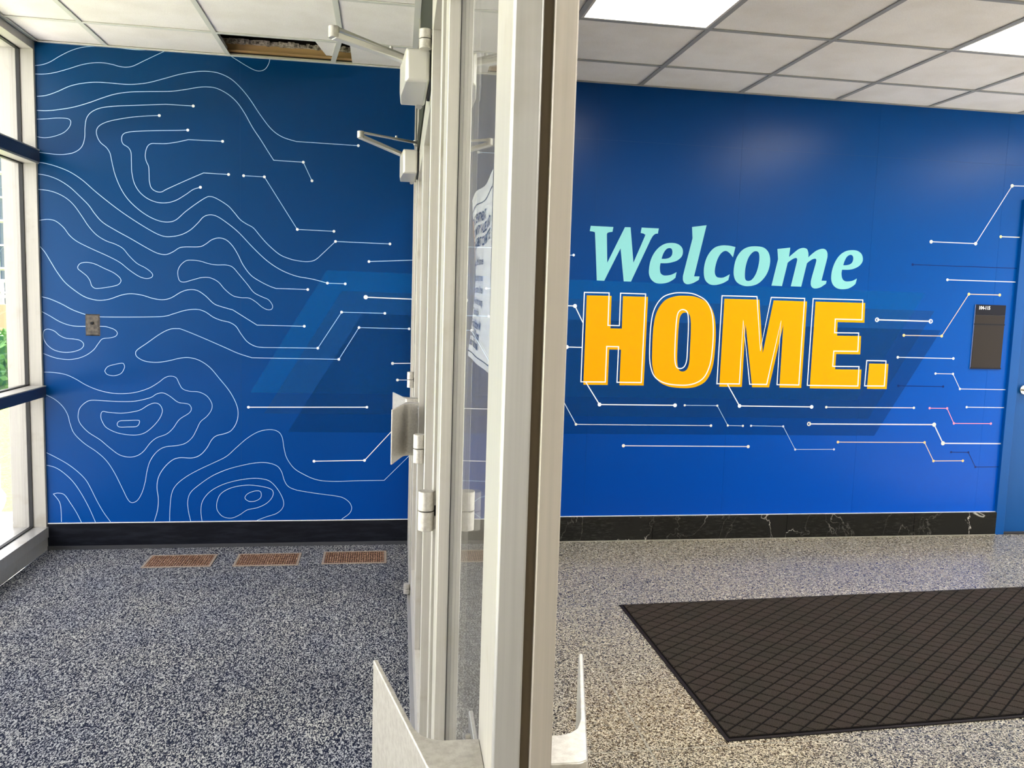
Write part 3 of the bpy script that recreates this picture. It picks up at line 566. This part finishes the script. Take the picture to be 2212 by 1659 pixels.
for s0, s1 in ((1.568, 2.020), (3.925, 4.640)):
    pbox('sill_bar', M['alu'], N0, N1, s0, s1, 0, .11)
    pbox('glass_pane', M['glass'], .124, .130, s0, s1, .11, 2.062, bevel=0)
    MB().box(.120, .124, s0, s0+.004, .11, 2.062).box(.120, .124, s1-.004, s1, .11, 2.062).box(.120, .124, s0, s1, 2.058, 2.062).box(.120,.124,s0,s1,.11,.114).build('gasket', M['gasket'], pz)
for s0, s1 in ((-.70, 1.520), (2.085, 3.862)):
    pbox('threshold', M['alu_d'], N0-.01, N1+.01, s0, s1, 0, .008, bevel=.002)

def pivot(parent, n, s, z0, z1, r=.0152, side=1):
    """offset pivot hinge: two knuckles and the leaves that tie them to door and jamb"""
    zm = (z0+z1)/2
    h = MB().tube((n, s, z0), (n, s, zm-.0008), r, 24).tube((n, s, zm+.0008), (n, s, z1), r, 24)
    h.box(n, n+.026, s-.003, s+.003, z0+.002, zm-.010).box(n, n+.026, s-.003, s+.003, zm+.010, z1-.002)
    o = h.build('pivot_hinge', M['cast'], parent, bevel=.0012)
    MB().tube((n, s, zm-.001), (n, s, zm+.001), r*.7, 16).box(n+.004, n+.020, s-.0012, s+.0012, z0+.004, z1-.004).build('hinge_pin', M['gasket'], o)
    return o
def handle(parent, s_l, dirn, side, z0=.875, z1=1.060):
    """cast pull: web off the stile, blade flaring away towards the hinge side. side -1 vestibule, +1 lobby"""
    f = .0735 if side < 0 else .1185
    def P(d, off): return (f+side*off, s_l+dirn*d)
    if side < 0: k, c = .2446, .0495-.066*.2446
    else: k, c = .206, .0825-.253*.206
    O = lambda d: c+k*d
    out = [P(.046, 0), P(.046, O(.046)-.006), P(.050, O(.05)), P(.250, O(.25)), P(.251, O(.25)-.0048), P(.112, O(.112)-.0056), P(.101, O(.101)-.008), P(.094, O(.094)-.014), P(.090, O(.09)-.024), P(.090, 0)]
    o = MB().prism(out, z0, z1).build('pull_handle' if side < 0 else 'push_handle', M['cast'], parent, bevel=.0012)
    base = [P(.088, 0), P(.088, .004), P(.150, .004), P(.150, 0)]
    MB().prism(base, z0+.006, z1-.006).build('base_plate', M['alu_d'], o, bevel=.001)
    for z in (z1-.022, z0+.022):
        a = P(.125, .004); b = P(.125, .0085); MB().tube((*a, z), (*b, z), .007, 6).build('screw', M['cast'], o)
    return o
def glass_door(name, s0, s1, hinge_hi, label, topz=2.054):
    """s0 nearer the camera; hinge_hi: hinge at s1"""
    e = empty(name, PW(0, s0), -PHI, kind='structure', label=label, cat='door')
    L_ = s1-s0; a, b = .0735, .1185; st = .098; z0 = .010
    lat0 = hinge_hi
    # latch stile: two shells with a pile strip between, hinge stile solid
    def stile(y0, y1, latch, edge_at_lo):
        if latch:
            g = .005
            ya, yb = (y0+g, y1) if edge_at_lo else (y0, y1-g)
            mb = MB().box(a, b, ya, yb, z0, topz)
            o = mb.build('stile', M['alu'], e, bevel=.0008)
            yc, yd = (y0, ya+.0005) if edge_at_lo else (yb-.0005, y1)
            MB().box(a, .0945, yc, yd, z0, topz).build('edge_trim', M['alu_d'], o, bevel=.0018)
            MB().box(.1015, b, yc, yd, z0, topz).build('edge_trim', M['alu_b'], o, bevel=.0012)
            MB().box(.0945, .1015, yc+.003 if edge_at_lo else yc, yd if edge_at_lo else yd-.003, z0, topz).build('weather_strip', M['pile'], o)
        else: MB().box(a, b, y0, y1, z0, topz).build('stile', M['alu'], e, bevel=.0014)
    stile(0, st, lat0, True); stile(L_-st, L_, not lat0, False)
    MB().box(a, b, st, L_-st, topz-.108, topz).build('top_rail', M['alu'], e, bevel=.0012)
    MB().box(a, b, st, L_-st, z0, .165).build('bottom_rail', M['alu'], e, bevel=.0012)
    MB().box(.0940, .1000, st, L_-st, .165, topz-.108).build('glass_pane', M['dglass'], e)
    k = MB()
    for n0, n1 in ((.0931, .0940), (.1000, .1009)):
        k.box(n0, n1, st, st+.003, .165, topz-.108).box(n0, n1, L_-st-.003, L_-st, .165, topz-.108).box(n0, n1, st, L_-st, .165, .168).box(n0, n1, st, L_-st, topz-.111, topz-.108)
    k.build('gasket', M['gasket'], e)
    hs = L_+.012 if hinge_hi else -.012
    pivot(e, .056, hs, 1.010, 1.084) if not hinge_hi or s0 > 2 else pivot(e, .056, hs, .997, 1.072); pivot(e, .052, hs, 2.036, 2.082); pivot(e, .056, hs, .012, .060, .0155)
    sl_ = 0 if hinge_hi else L_; dr = 1 if hinge_hi else -1
    handle(e, sl_, dr, -1); handle(e, sl_, dr, 1)
    return e
dA = glass_door('door_1', .572, 1.505, True, 'nearest glass door leaf, edge on, with brushed metal stiles and a paper notice')
dB = glass_door('door_2', 2.100, 2.968, False, 'middle glass door leaf behind the narrow sidelight, with a large closer box')
dC = glass_door('door_3', 2.974, 3.842, True, 'farthest glass door leaf beside the blue wall, with a smaller looking closer')

def closer(parent, o_s, s0, s1, z0, z1, rot, elbow, spind, bracket, thick=.060):
    """cover box on the door face (n smaller is outwards), arm and forearm to the frame"""
    n1 = .0655; n0 = n1-thick
    e = MB()
    pts = [(n1, s0), (n1-.004, s1), (n0-.012, s1), (n0-.014, s0+.6*(s1-s0)), (n0, s0)]
    pts = [(n, s-o_s) for n, s in pts]
    c_ = e.prism(pts, z0, z1).build('closer_cover', M['closer'], parent, bevel=.009, seg=3, label='pale grey closer box')
    MB().box(.0655, .0735, s0+.012-o_s, s1-.02-o_s, z0+.012, z1-.01).build('mounting_plate', M['gasket'], c_)
    MB().tube((n1-.02, s1-o_s-.02, z0-.004), (n1-.02, s1-o_s+.006, z0+.02), .009, 10).box(n1-.028, n1-.006, s1-o_s, s1-o_s+.018, z0+.01, z1-.03).build('closer_body', M['alu_d'], c_)
    zt = z1-.006
    sp = Vector((spind[0], spind[1]-o_s, zt)); el = Vector((elbow[0], elbow[1]-o_s, zt+.016)); bk = Vector((bracket[0], bracket[1]-o_s, bracket[2]))
    arm = MB().bar(sp, el, .024, .015).tube((sp.x, sp.y, z1-.004), (sp.x, sp.y, zt+.006), .012, 16).build('closer_arm', M['closer'], c_, bevel=.002)
    el2 = el+Vector((0, 0, .017))
    mid = el2.lerp(bk, .62)
    MB().bar(el2, mid, .022, .007).bar(mid-(bk-el2)*.05, bk, .016, .010).tube(mid+Vector((-.0,0,.004)), mid+Vector((0,0,.014)), .005, 8).build('closer_forearm', M['closer'], c_, bevel=.0015)
    MB().tube(el+Vector((0,0,-.006)), el2+Vector((0,0,.005)), .0135, 20).build('elbow_joint', M['cast'], c_, bevel=.002)
    MB().tube(bk+Vector((0,0,-.010)), bk+Vector((0,0,.010)), .010, 14).box(bk.x-.006, .069, bk.y-.008, bk.y+.02, bk.z-.014, bk.z-.006).build('arm_bracket', M['cast'], c_, bevel=.001)
closer(dB, 2.100, 2.120, 2.392, 1.966, 2.047, 0, (-.168, 2.105), (.040, 2.245), (.050, 2.40, 2.085))
closer(dC, 2.974, 3.560, 3.840, 1.951, 2.051, 0, (-.164, 3.400), (.040, 3.760), (.060, 3.800, 2.122))

# notice taped behind the glass of the nearest door
def text_mesh(name, body, size, m, parent, mtx, bold=0, sx=1):
    cu = bpy.data.curves.new('t', 'FONT'); cu.body = body; cu.size = size; cu.offset = bold; cu.resolution_u = 2
    to = bpy.data.objects.new('t', cu); COL.objects.link(to); dg = bpy.context.evaluated_depsgraph_get(); dg.update()
    me = bpy.data.meshes.new_from_object(to.evaluated_get(dg)); bpy.data.objects.remove(to); bpy.data.curves.remove(cu)
    me.transform(Matrix.Diagonal((sx, 1, 1, 1))); me.transform(mtx) if not callable(mtx) else None
    if callable(mtx):
        for v in me.vertices: v.co = mtx(v.co)
    me.materials.clear(); return obj(name, me, m, parent)
po = empty('paper_notice', PW(.1012, 1.0, 1.36), -PHI, label='white printed paper notice curling behind the glass of the nearest door', cat='notice')
PS0, PS1, PZ0, PZ1 = .935, 1.222, 1.348, 1.577
def psurf(u, v):   # u 0..1 from far edge to near edge, v 0..1 bottom to top
    u = min(1., max(0., u)); v = min(1., max(0., v))
    ss = PS1-(PS1-PS0)*u; z = PZ0+(PZ1-PZ0)*v
    bul = math.sin(math.pi*v)**1.3*(1-u)**1.5*.0078+.0008*math.sin(9*u+2*v)+.0004
    zz = z-1.36+ .003*math.sin(7*u)*(v)
    return Vector((bul+.001, ss-1.0, zz))
nu, nv = 24, 24; vs = [psurf(i/nu, j/nv) for j in range(nv+1) for i in range(nu+1)]
vs2 = [v+Vector((.0003, 0, 0)) for v in vs]
fs = [(j*(nu+1)+i, j*(nu+1)+i+1, (j+1)*(nu+1)+i+1, (j+1)*(nu+1)+i) for j in range(nv) for i in range(nu)]; nn_ = len(vs)
MB().poly(vs, fs).poly(vs2, [f[::-1] for f in fs]).build('paper_sheet', M['paper'], po, smooth=True)
lines = [('THE DEPARTMENT', .840), ('COMMUNITY VALUES AND', .765), ('ENGAGEMENT COMMITTEE', .690), ('April Break Karaoke', .575), ('All those singing of you', .475), ('nonstop time all free', .400), ('Few encounter songs', .325), ('Tickets available', .255), ('Friday October M', .175), ('from 12:00 noon', .112), ('before fall break', .050)]
W_, H_ = PS1-PS0, PZ1-PZ0
for i, (tx, vv_) in enumerate(lines):
    sz = .0165 if i < 3 else (.0160 if i > 7 else .0145)
    def f_(c, v0=vv_*.93+.035):
        u = (c.x+.010)/W_; q = psurf(u, v0+c.y/H_); return q+Vector((-.0008, 0, 0))
    text_mesh('notice_text', tx, sz, M['print'], po, f_, .0004 if (i < 3 or i > 7) else .0001, min(1.42, 2.05/ (len(tx)*.072*sz/.0150*1.42)*1.42 if len(tx) > 15 else 1.42))
for v0 in (.915, .035):
    mbp = MB(); seg = 24
    vs = [psurf(i/seg, v0+dv)+Vector((-.0007, 0, 0)) for i in range(seg+1) for dv in (0, .006)]
    mbp.poly(vs, [(2*i, 2*i+2, 2*i+3, 2*i+1) for i in range(seg)]).build('notice_rule', M['print'], po)
vs = [psurf(.004+.03*random.random()*i*0+w0, .86-.03*i)+Vector((-.0008,0,0)) for i in range(9) for w0 in (.0, .028 if i < 5 else .016)]
MB().poly(vs, [(2*i, 2*i+1, 2*i+3, 2*i+2) for i in range(8)]).build('notice_stain', M['orange'], po)

# ------------------------------------------------------------------ window wall on the left
wn = empty('window_1', (XL, 0, 0), 0, kind='structure')
def wbox(name, m, x0, x1, y0, y1, z0, z1, bevel=.001, parent=wn): return MB().box(x0-XL, x1-XL, y0, y1, z0, z1).build(name, m, parent, bevel=bevel)
XI, XO, XG = XL-.002, -1.955, -1.873
for y0, y1 in ((4.685, WY), (3.00, 3.06), (1.35, 1.41), (-.15, -.09), (YB, YB+.06)):
    wbox('window_post', M['alu_w'], XO, XI, y0, y1, .0, H+.03)
ys_w = [(3.06, 4.685), (1.41, 3.00), (-.09, 1.35), (YB+.06, -.15)]
for y0, y1 in ys_w:
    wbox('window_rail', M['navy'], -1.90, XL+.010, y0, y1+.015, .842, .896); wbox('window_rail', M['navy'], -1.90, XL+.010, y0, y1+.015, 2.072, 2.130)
    for z in (.896, 2.130): wbox('rail_cap', M['alu_w'], -1.90, XL+.012, y0, y1+.015, z, z+.006)
    wbox('rail_cap', M['alu_w'], -1.90, XL+.006, y0, y1+.015, 2.062, 2.072)
    wbox('window_head', M['alu_w'], XO, XI, y0, y1, 2.636, H+.03)
    wbox('window_sill', M['alu_d'], XO, XL+.006, y0, y1+.016, .070, .128); wbox('window_sill', M['alu_d'], XO, XL+.0, y0, y1+.016, 0, .068)
    for z0, z1 in ((.128, .842), (.902, 2.062), (2.136, 2.636)):
        wbox('glass_pane', M['glass'], XG-.003, XG+.003, y0, y1, z0, z1, 0)
        mb = MB(); xa, xb, g = XG+.003-XL, XG+.022-XL, .006
        mb.box(xa, xb, y1-g, y1, z0, z1).box(xa, xb, y0, y0+g, z0, z1).box(xa, xb, y0, y1, z0, z0+g).box(xa, xb, y0, y1, z1-g, z1)
        mb.build('gasket', M['gasket'], wn)
MB().box(-2.06, -1.955, YB, WY+.2, -.1, .1).box(-2.06, -1.79, YB, WY+.2, H+.03, 3.3).build('wall_left', M['white'], kind='structure')
MB().box(-2.06, .1, YB-.1, YB, -.1, 3.3).build('wall_front', M['plaster'], kind='structure')
# unseen side window added to the lobby so sun on the floor fills the ceiling
wb2 = empty('fill_window', (XR, 0, 0), 0, kind='structure')
for i in range(3): y = 1.9+i*1.27; MB().box(.02, .12, y, y+.06, .12, 2.62).build('window_post', M['alu_w'], wb2, bevel=.001)
MB().box(.02, .12, 1.9, 4.5, .12, .20).box(.02, .12, 1.9, 4.5, 2.54, 2.62).build('window_rail', M['alu_w'], wb2, bevel=.001)
MB().box(.069, .075, 1.9, 4.5, .20, 2.54).build('glass_pane', M['glass'], wb2)

# ------------------------------------------------------------------ blue door on the right
tr = MB().box(3.980, 4.045, WY-.022, WY+.02, 0, 2.16).box(4.92, 4.985, WY-.022, WY+.02, 0, 2.16).box(4.045, 4.92, WY-.022, WY+.02, 2.095, 2.16).build('trim_1', M['dframe'], kind='structure', bevel=.002)
MB().box(4.045, 4.060, WY-.004, WY+.04, 0, 2.095).box(4.905, 4.92, WY-.004, WY+.04, 0, 2.095).build('door_stop', M['dframe'], tr)
d4 = empty('door_4', (4.060, WY, 0), 0, kind='structure', label='plain blue painted door at the right end of the mural wall', cat='door')
MB().box(.002, .843, .004, .044, .012, 2.093).build('door_leaf', M['door'], d4, bevel=.0015)
hd = MB().tube((.050, .005, .955), (.050, -.010, .955), .030, 28).build('door_handle', M['steel'], d4, bevel=.002)
MB().tube((.050, -.010, .955), (.050, -.055, .955), .010, 16).tube((.046, -.052, .955), (.165, -.052, .955), .009, 16, .007).build('lever', M['steel'], hd, bevel=.001)
MB().box(4.045, 4.92, WY-.02, WY+.15, -.004, .006).build('threshold', M['gasket'], tr)

# ------------------------------------------------------------------ switch plate
sw = empty('wall_switch', (-1.534, WY, 1.231), label='dark bronze key switch plate with a centre knob, left part of the blue wall', cat='switch')
def frustum(w0, h0, w1, h1, y0, y1): return MB().poly([(-w0,y0,-h0),(w0,y0,-h0),(w0,y0,h0),(-w0,y0,h0),(-w1,y1,-h1),(w1,y1,-h1),(w1,y1,h1),(-w1,y1,h1)], [(0,1,2,3),(7,6,5,4),(4,5,1,0),(5,6,2,1),(6,7,3,2),(7,4,0,3)])
frustum(.0365, .058, .0300, .0515, -.0013, -.0085).build('cover_plate', M['plate'], sw)
MB().tube((0, -.0085, .010), (0, -.0185, .010), .0075, 20).build('key_knob', M['black'], sw, bevel=.001)
for z in (.036, -.036): MB().tube((0, -.0085, z), (0, -.0102, z), .0030, 12).build('screw', M['plate'], sw)

# ------------------------------------------------------------------ room sign
sg = empty('room_sign', (3.815, WY, 1.29), label='dark brown rectangular room sign reading 104-115 on the blue wall beside the door', cat='sign')
MB().box(-.108, .108, -.0075, -.0013, -.204, .204).build('sign_panel', M['clear'], sg, bevel=.001)
MB().box(-.105, .105, -.0115, -.0075, .140, .204).build('sign_header', M['sign_h'], sg, bevel=.0008)
MB().box(-.105, .105, -.0115, -.0075, .083, .139).build('sign_insert', M['sign_b'], sg, bevel=.0008)
MB().box(-.105, .105, -.0115, -.0075, -.196, .077).build('sign_insert', M['sign_b'], sg, bevel=.0008)
MB().box(-.108, .108, -.0125, -.0075, .076, .084).box(-.108, .108, -.0125, -.0075, -.204, -.195).build('sign_divider', M['sign_h'], sg)
text_mesh('sign_text', '104-115', .030, M['sign_t'], sg, Matrix(((1,0,0,-.088),(0,0,-1,-.0122),(0,1,0,.174),(0,0,0,1))), .0010, .82)

# ------------------------------------------------------------------ floor grilles
vl = ['rusty brown floor grille nearest the window, leftmost of three', 'rusty brown floor grille in the middle of the row under the mural', 'rusty brown floor grille nearest the glass doors, rightmost of three']
for (x0, x1, y0, y1), lb in zip(((-1.213, -.868, 4.346, 4.552), (-.758, -.423, 4.340, 4.549), (-.303, .040, 4.348, 4.560)), vl):
    cx_, cy_ = (x0+x1)/2, (y0+y1)/2; hx, hy = (x1-x0)/2, (y1-y0)/2
    e = empty('floor_grille', (cx_, cy_, 0), label=lb, cat='grille', group='rusty floor grilles in the carpet')
    b_ = .012; f = MB().box(-hx, hx, -hy, -hy+b_, .0, .004).box(-hx, hx, hy-b_, hy, .0, .004).box(-hx, -hx+b_, -hy+b_, hy-b_, .0, .004).box(hx-b_, hx, -hy+b_, hy-b_, .0, .004)
    f.build('grille_frame', M['rim'], e, bevel=.0008)
    MB().box(-hx+b_, hx-b_, -hy+b_, hy-b_, .0, .0006).build('grille_pan', M['plenum'], e)
    s = MB(); n_ = 26
    for i in range(n_):
        x = -hx+b_+(i+.5)*(2*hx-2*b_)/n_; s.box(x-.0042, x+.0042, -hy+b_, hy-b_, .0006, .0034)
    for i in range(1, 5):
        y = -hy+i*2*hy/5; s.box(-hx+b_, hx-b_, y-.002, y+.002, .0006, .0028)
    s.build('grille_slats', M['rust'], e, kind='stuff')

# ------------------------------------------------------------------ entrance mat
me_ = empty('entrance_mat', (1.133, 3.649, 0), label='large dark brown entrance mat with a diamond pattern on the terrazzo', cat='mat')
A0, B0 = Vector((0, 0)), Vector((.012, -1.219)); ux = Vector((1, .0395)).normalized(); LM = 3.0
def quad(i): # inset quad
    a = A0+Vector((i, -i)); b = B0+Vector((i, i)); return [tuple(b), tuple(b+ux*(LM-2*i)), tuple(a+ux*(LM-2*i)), tuple(a)]
MB().prism(quad(0), .0, .004).build('rubber_edge', M['mate'], me_, bevel=.001)
MB().prism(quad(.014), .004, .0065).build('mat_backing', M['matb'], me_)
s = MB(); dx, dy, g = .0465, .0352, .0034
ey = (A0-B0); rows_n = 1.219
q0 = quad(.018)
def inside(p):
    n = 4
    for i in range(n):
        a, b = Vector(q0[i]), Vector(q0[(i+1) % n]); e_ = b-a; 
        if e_.x*(p[1]-a.y)-e_.y*(p[0]-a.x) < 0: return False
    return True
def clip(poly):
    for i in range(4):
        a, b = Vector(q0[i]), Vector(q0[(i+1) % 4]); e_ = b-a; out = []
        fn = lambda p: e_.x*(p[1]-a.y)-e_.y*(p[0]-a.x)
        for k in range(len(poly)):
            p, q = poly[k], poly[(k+1) % len(poly)]; fp, fq = fn(p), fn(q)
            if fp >= 0: out.append(p)
            if fp*fq < 0: t = fp/(fp-fq); out.append((p[0]+(q[0]-p[0])*t, p[1]+(q[1]-p[1])*t))
        poly = out
        if len(poly) < 3: return []
    return poly
ox, oy = 1.4015-1.133, 2.5523-3.649
for i in range(-10, 66):
    for j in range(-40, 40):
        if (i+j) % 2: continue
        cx_ = ox+i*dx; cy_ = oy+dy*j+i*dx*.0395*0
        kx, ky = dx-g*1.35, dy-g*1.05
        P = clip([(cx_-kx, cy_), (cx_, cy_-ky), (cx_+kx, cy_), (cx_, cy_+ky)])
        if len(P) >= 3:
            n_ = len(P); c_ = Vector((sum(p[0] for p in P)/n_, sum(p[1] for p in P)/n_))
            top = [(c_.x+(p[0]-c_.x)*.93, c_.y+(p[1]-c_.y)*.93) for p in P]
            s.poly([(*p, .0060) for p in P]+[(*p, .0092) for p in top], [tuple(range(n_, 2*n_))]+[(k, (k+1) % n_, (k+1) % n_+n_, k+n_) for k in range(n_)])
s.build('diamond_pile', M['pileb'], me_, kind='stuff')

# ------------------------------------------------------------------ outdoors, beyond the window
MB().box(-9, -2.06, -12, 5.9, -.25, -.10).box(-2.06, 14, -14, YB2-.2, -.25, -.10).build('pavement', M['conc'], kind='structure')
MB().box(-60, -9, -12, 60, -.30, -.10).box(-9, 12, 5.9, 60, -.30, -.10).build('lawn', M['grass'], kind='structure')
def railing(name, lb, x0, x1, y, zs, step, r=.022):
    e = empty(name, ((x0+x1)/2, y, -.1), label=lb, cat='railing'); cx_ = (x0+x1)/2
    for z in zs: MB().tube((x0-cx_, 0, z+.1), (x1-cx_, 0, z+.1), r, 12).build('rail', M['rail'], e, smooth=True)
    x = x0
    while x <= x1+.01:
        MB().tube((x-cx_, 0, 0), (x-cx_, 0, zs[-1]+.1), r*.8, 12).build('post', M['rail'], e, smooth=True); x += step
    return e
railing('hand_railing', 'white pipe handrail just outside the left window', -5.15, -2.11, 4.90, (.10, .855, 1.01), 1.01)
bm = bmesh.new(); bmesh.ops.create_icosphere(bm, subdivisions=3, radius=.17)
for v in bm.verts: v.co.z *= .8; v.co += v.normal*random.uniform(-.008, .008)
me = bpy.data.meshes.new('garden_stone'); bm.to_mesh(me); bm.free(); me.polygons.foreach_set('use_smooth', [True]*len(me.polygons))
obj('garden_stone', me, M['stone'], loc=(-2.62, 5.75, -.0), label='rounded grey stone beside the lawn behind the white handrail', cat='stone')
# hedge
hb = MB()
for i in range(5200):
    x = random.uniform(-14, -1.0); y = 12.6+random.uniform(0, .9); z = random.uniform(-.1, .78)
    if random.random() < .6: y = 12.6+random.uniform(-.05, .08)
    a = random.uniform(0, 6.28); s_ = random.uniform(.04, .08); d1 = Vector((math.cos(a), random.uniform(-.5,.5), math.sin(a)))*s_; d2 = Vector((-math.sin(a), random.uniform(-.5,.5), math.cos(a)))*s_
    c_ = Vector((x+7, y-13, z+.1)); hb.poly([c_-d1, c_+d2*.5, c_+d1, c_-d2*.5], [(0,1,2,3)])
he = empty('hedge', (-7, 13, -.1), label='low clipped green hedge across the lawn', cat='hedge')
MB().box(-6.9, 6.0, -.32, .5, 0, .80).build('hedge_core', M['hedge'], he); hb.build('foliage', M['leaf'], he, kind='stuff')
MB().box(-30, 2, 17, 17.3, -.1, 1.05).build('garden_wall', M['brick'], label='low tan brick wall behind the hedge', cat='wall')
railing('terrace_railing', 'thin white railing on top of the tan brick wall', -24, 0, 17.15, (1.20, 1.50), 1.2, .03)
# office building
ob = empty('office_building', (-10, 31, -.1), label='pale multi storey building with large dark windows and white bars', cat='building')
MB().box(-14, 10, 0, 8, 0, 8.6).build('wall', M['bwall'], ob)
for i in range(10):
    for j in range(5):
        x = -13.6+i*2.36; z = .5+j*1.62
        p_ = MB().box(x, x+2.18, -.06, .02, z, z+1.50).build('window_pane', M['bglass'], ob)
        MB().box(x, x+2.18, -.12, -.06, z+.72, z+.78).box(x+1.06, x+1.12, -.12, -.06, z, z+1.5).box(x-.09, x, -.12, .0, z-.06, z+1.56).box(x, x+2.18, -.12, 0, z-.06, z).build('window_bar', M['rail'], p_)
# tree
def tree(loc, h, lb, sd):
    rnd = random.Random(sd); e = empty('tree', loc, label=lb, cat='tree')
    t = MB().tube((0,0,0), (.1,0,h*.45), .14, 10, .09)
    for k in range(5):
        a = k*1.26; t.tube((.1,0,h*.38), (math.cos(a)*h*.2, math.sin(a)*h*.2, h*.7), .06, 7, .02)
    t.build('trunk', M['bark'], e, smooth=True)
    f = MB()
    for k in range(4200):
        u = Vector((rnd.gauss(0,1), rnd.gauss(0,1), rnd.gauss(0,1))).normalized()*rnd.uniform(.55, 1)**.5
        c_ = Vector((u.x*h*.30, u.y*h*.30, h*.66+u.z*h*.34)); a = rnd.uniform(0,6.28); s_ = rnd.uniform(.05,.10)
        d1 = Vector((math.cos(a), math.sin(a), rnd.uniform(-.6,.6)))*s_; d2 = d1.cross(Vector((rnd.random(), rnd.random(), 1))).normalized()*s_*.5
        f.poly([c_-d1, c_+d2, c_+d1, c_-d2], [(0,1,2,3)])
    f.build('foliage', M['leaf'], e, kind='stuff')
tree((-9.6, 19.6, -.1), 3.3, 'small leafy green tree in front of the pale building', 3)
tree((-14.5, 20.5, -.1), 5.2, 'taller leafy green tree left of the small one, before the pale building', 4)
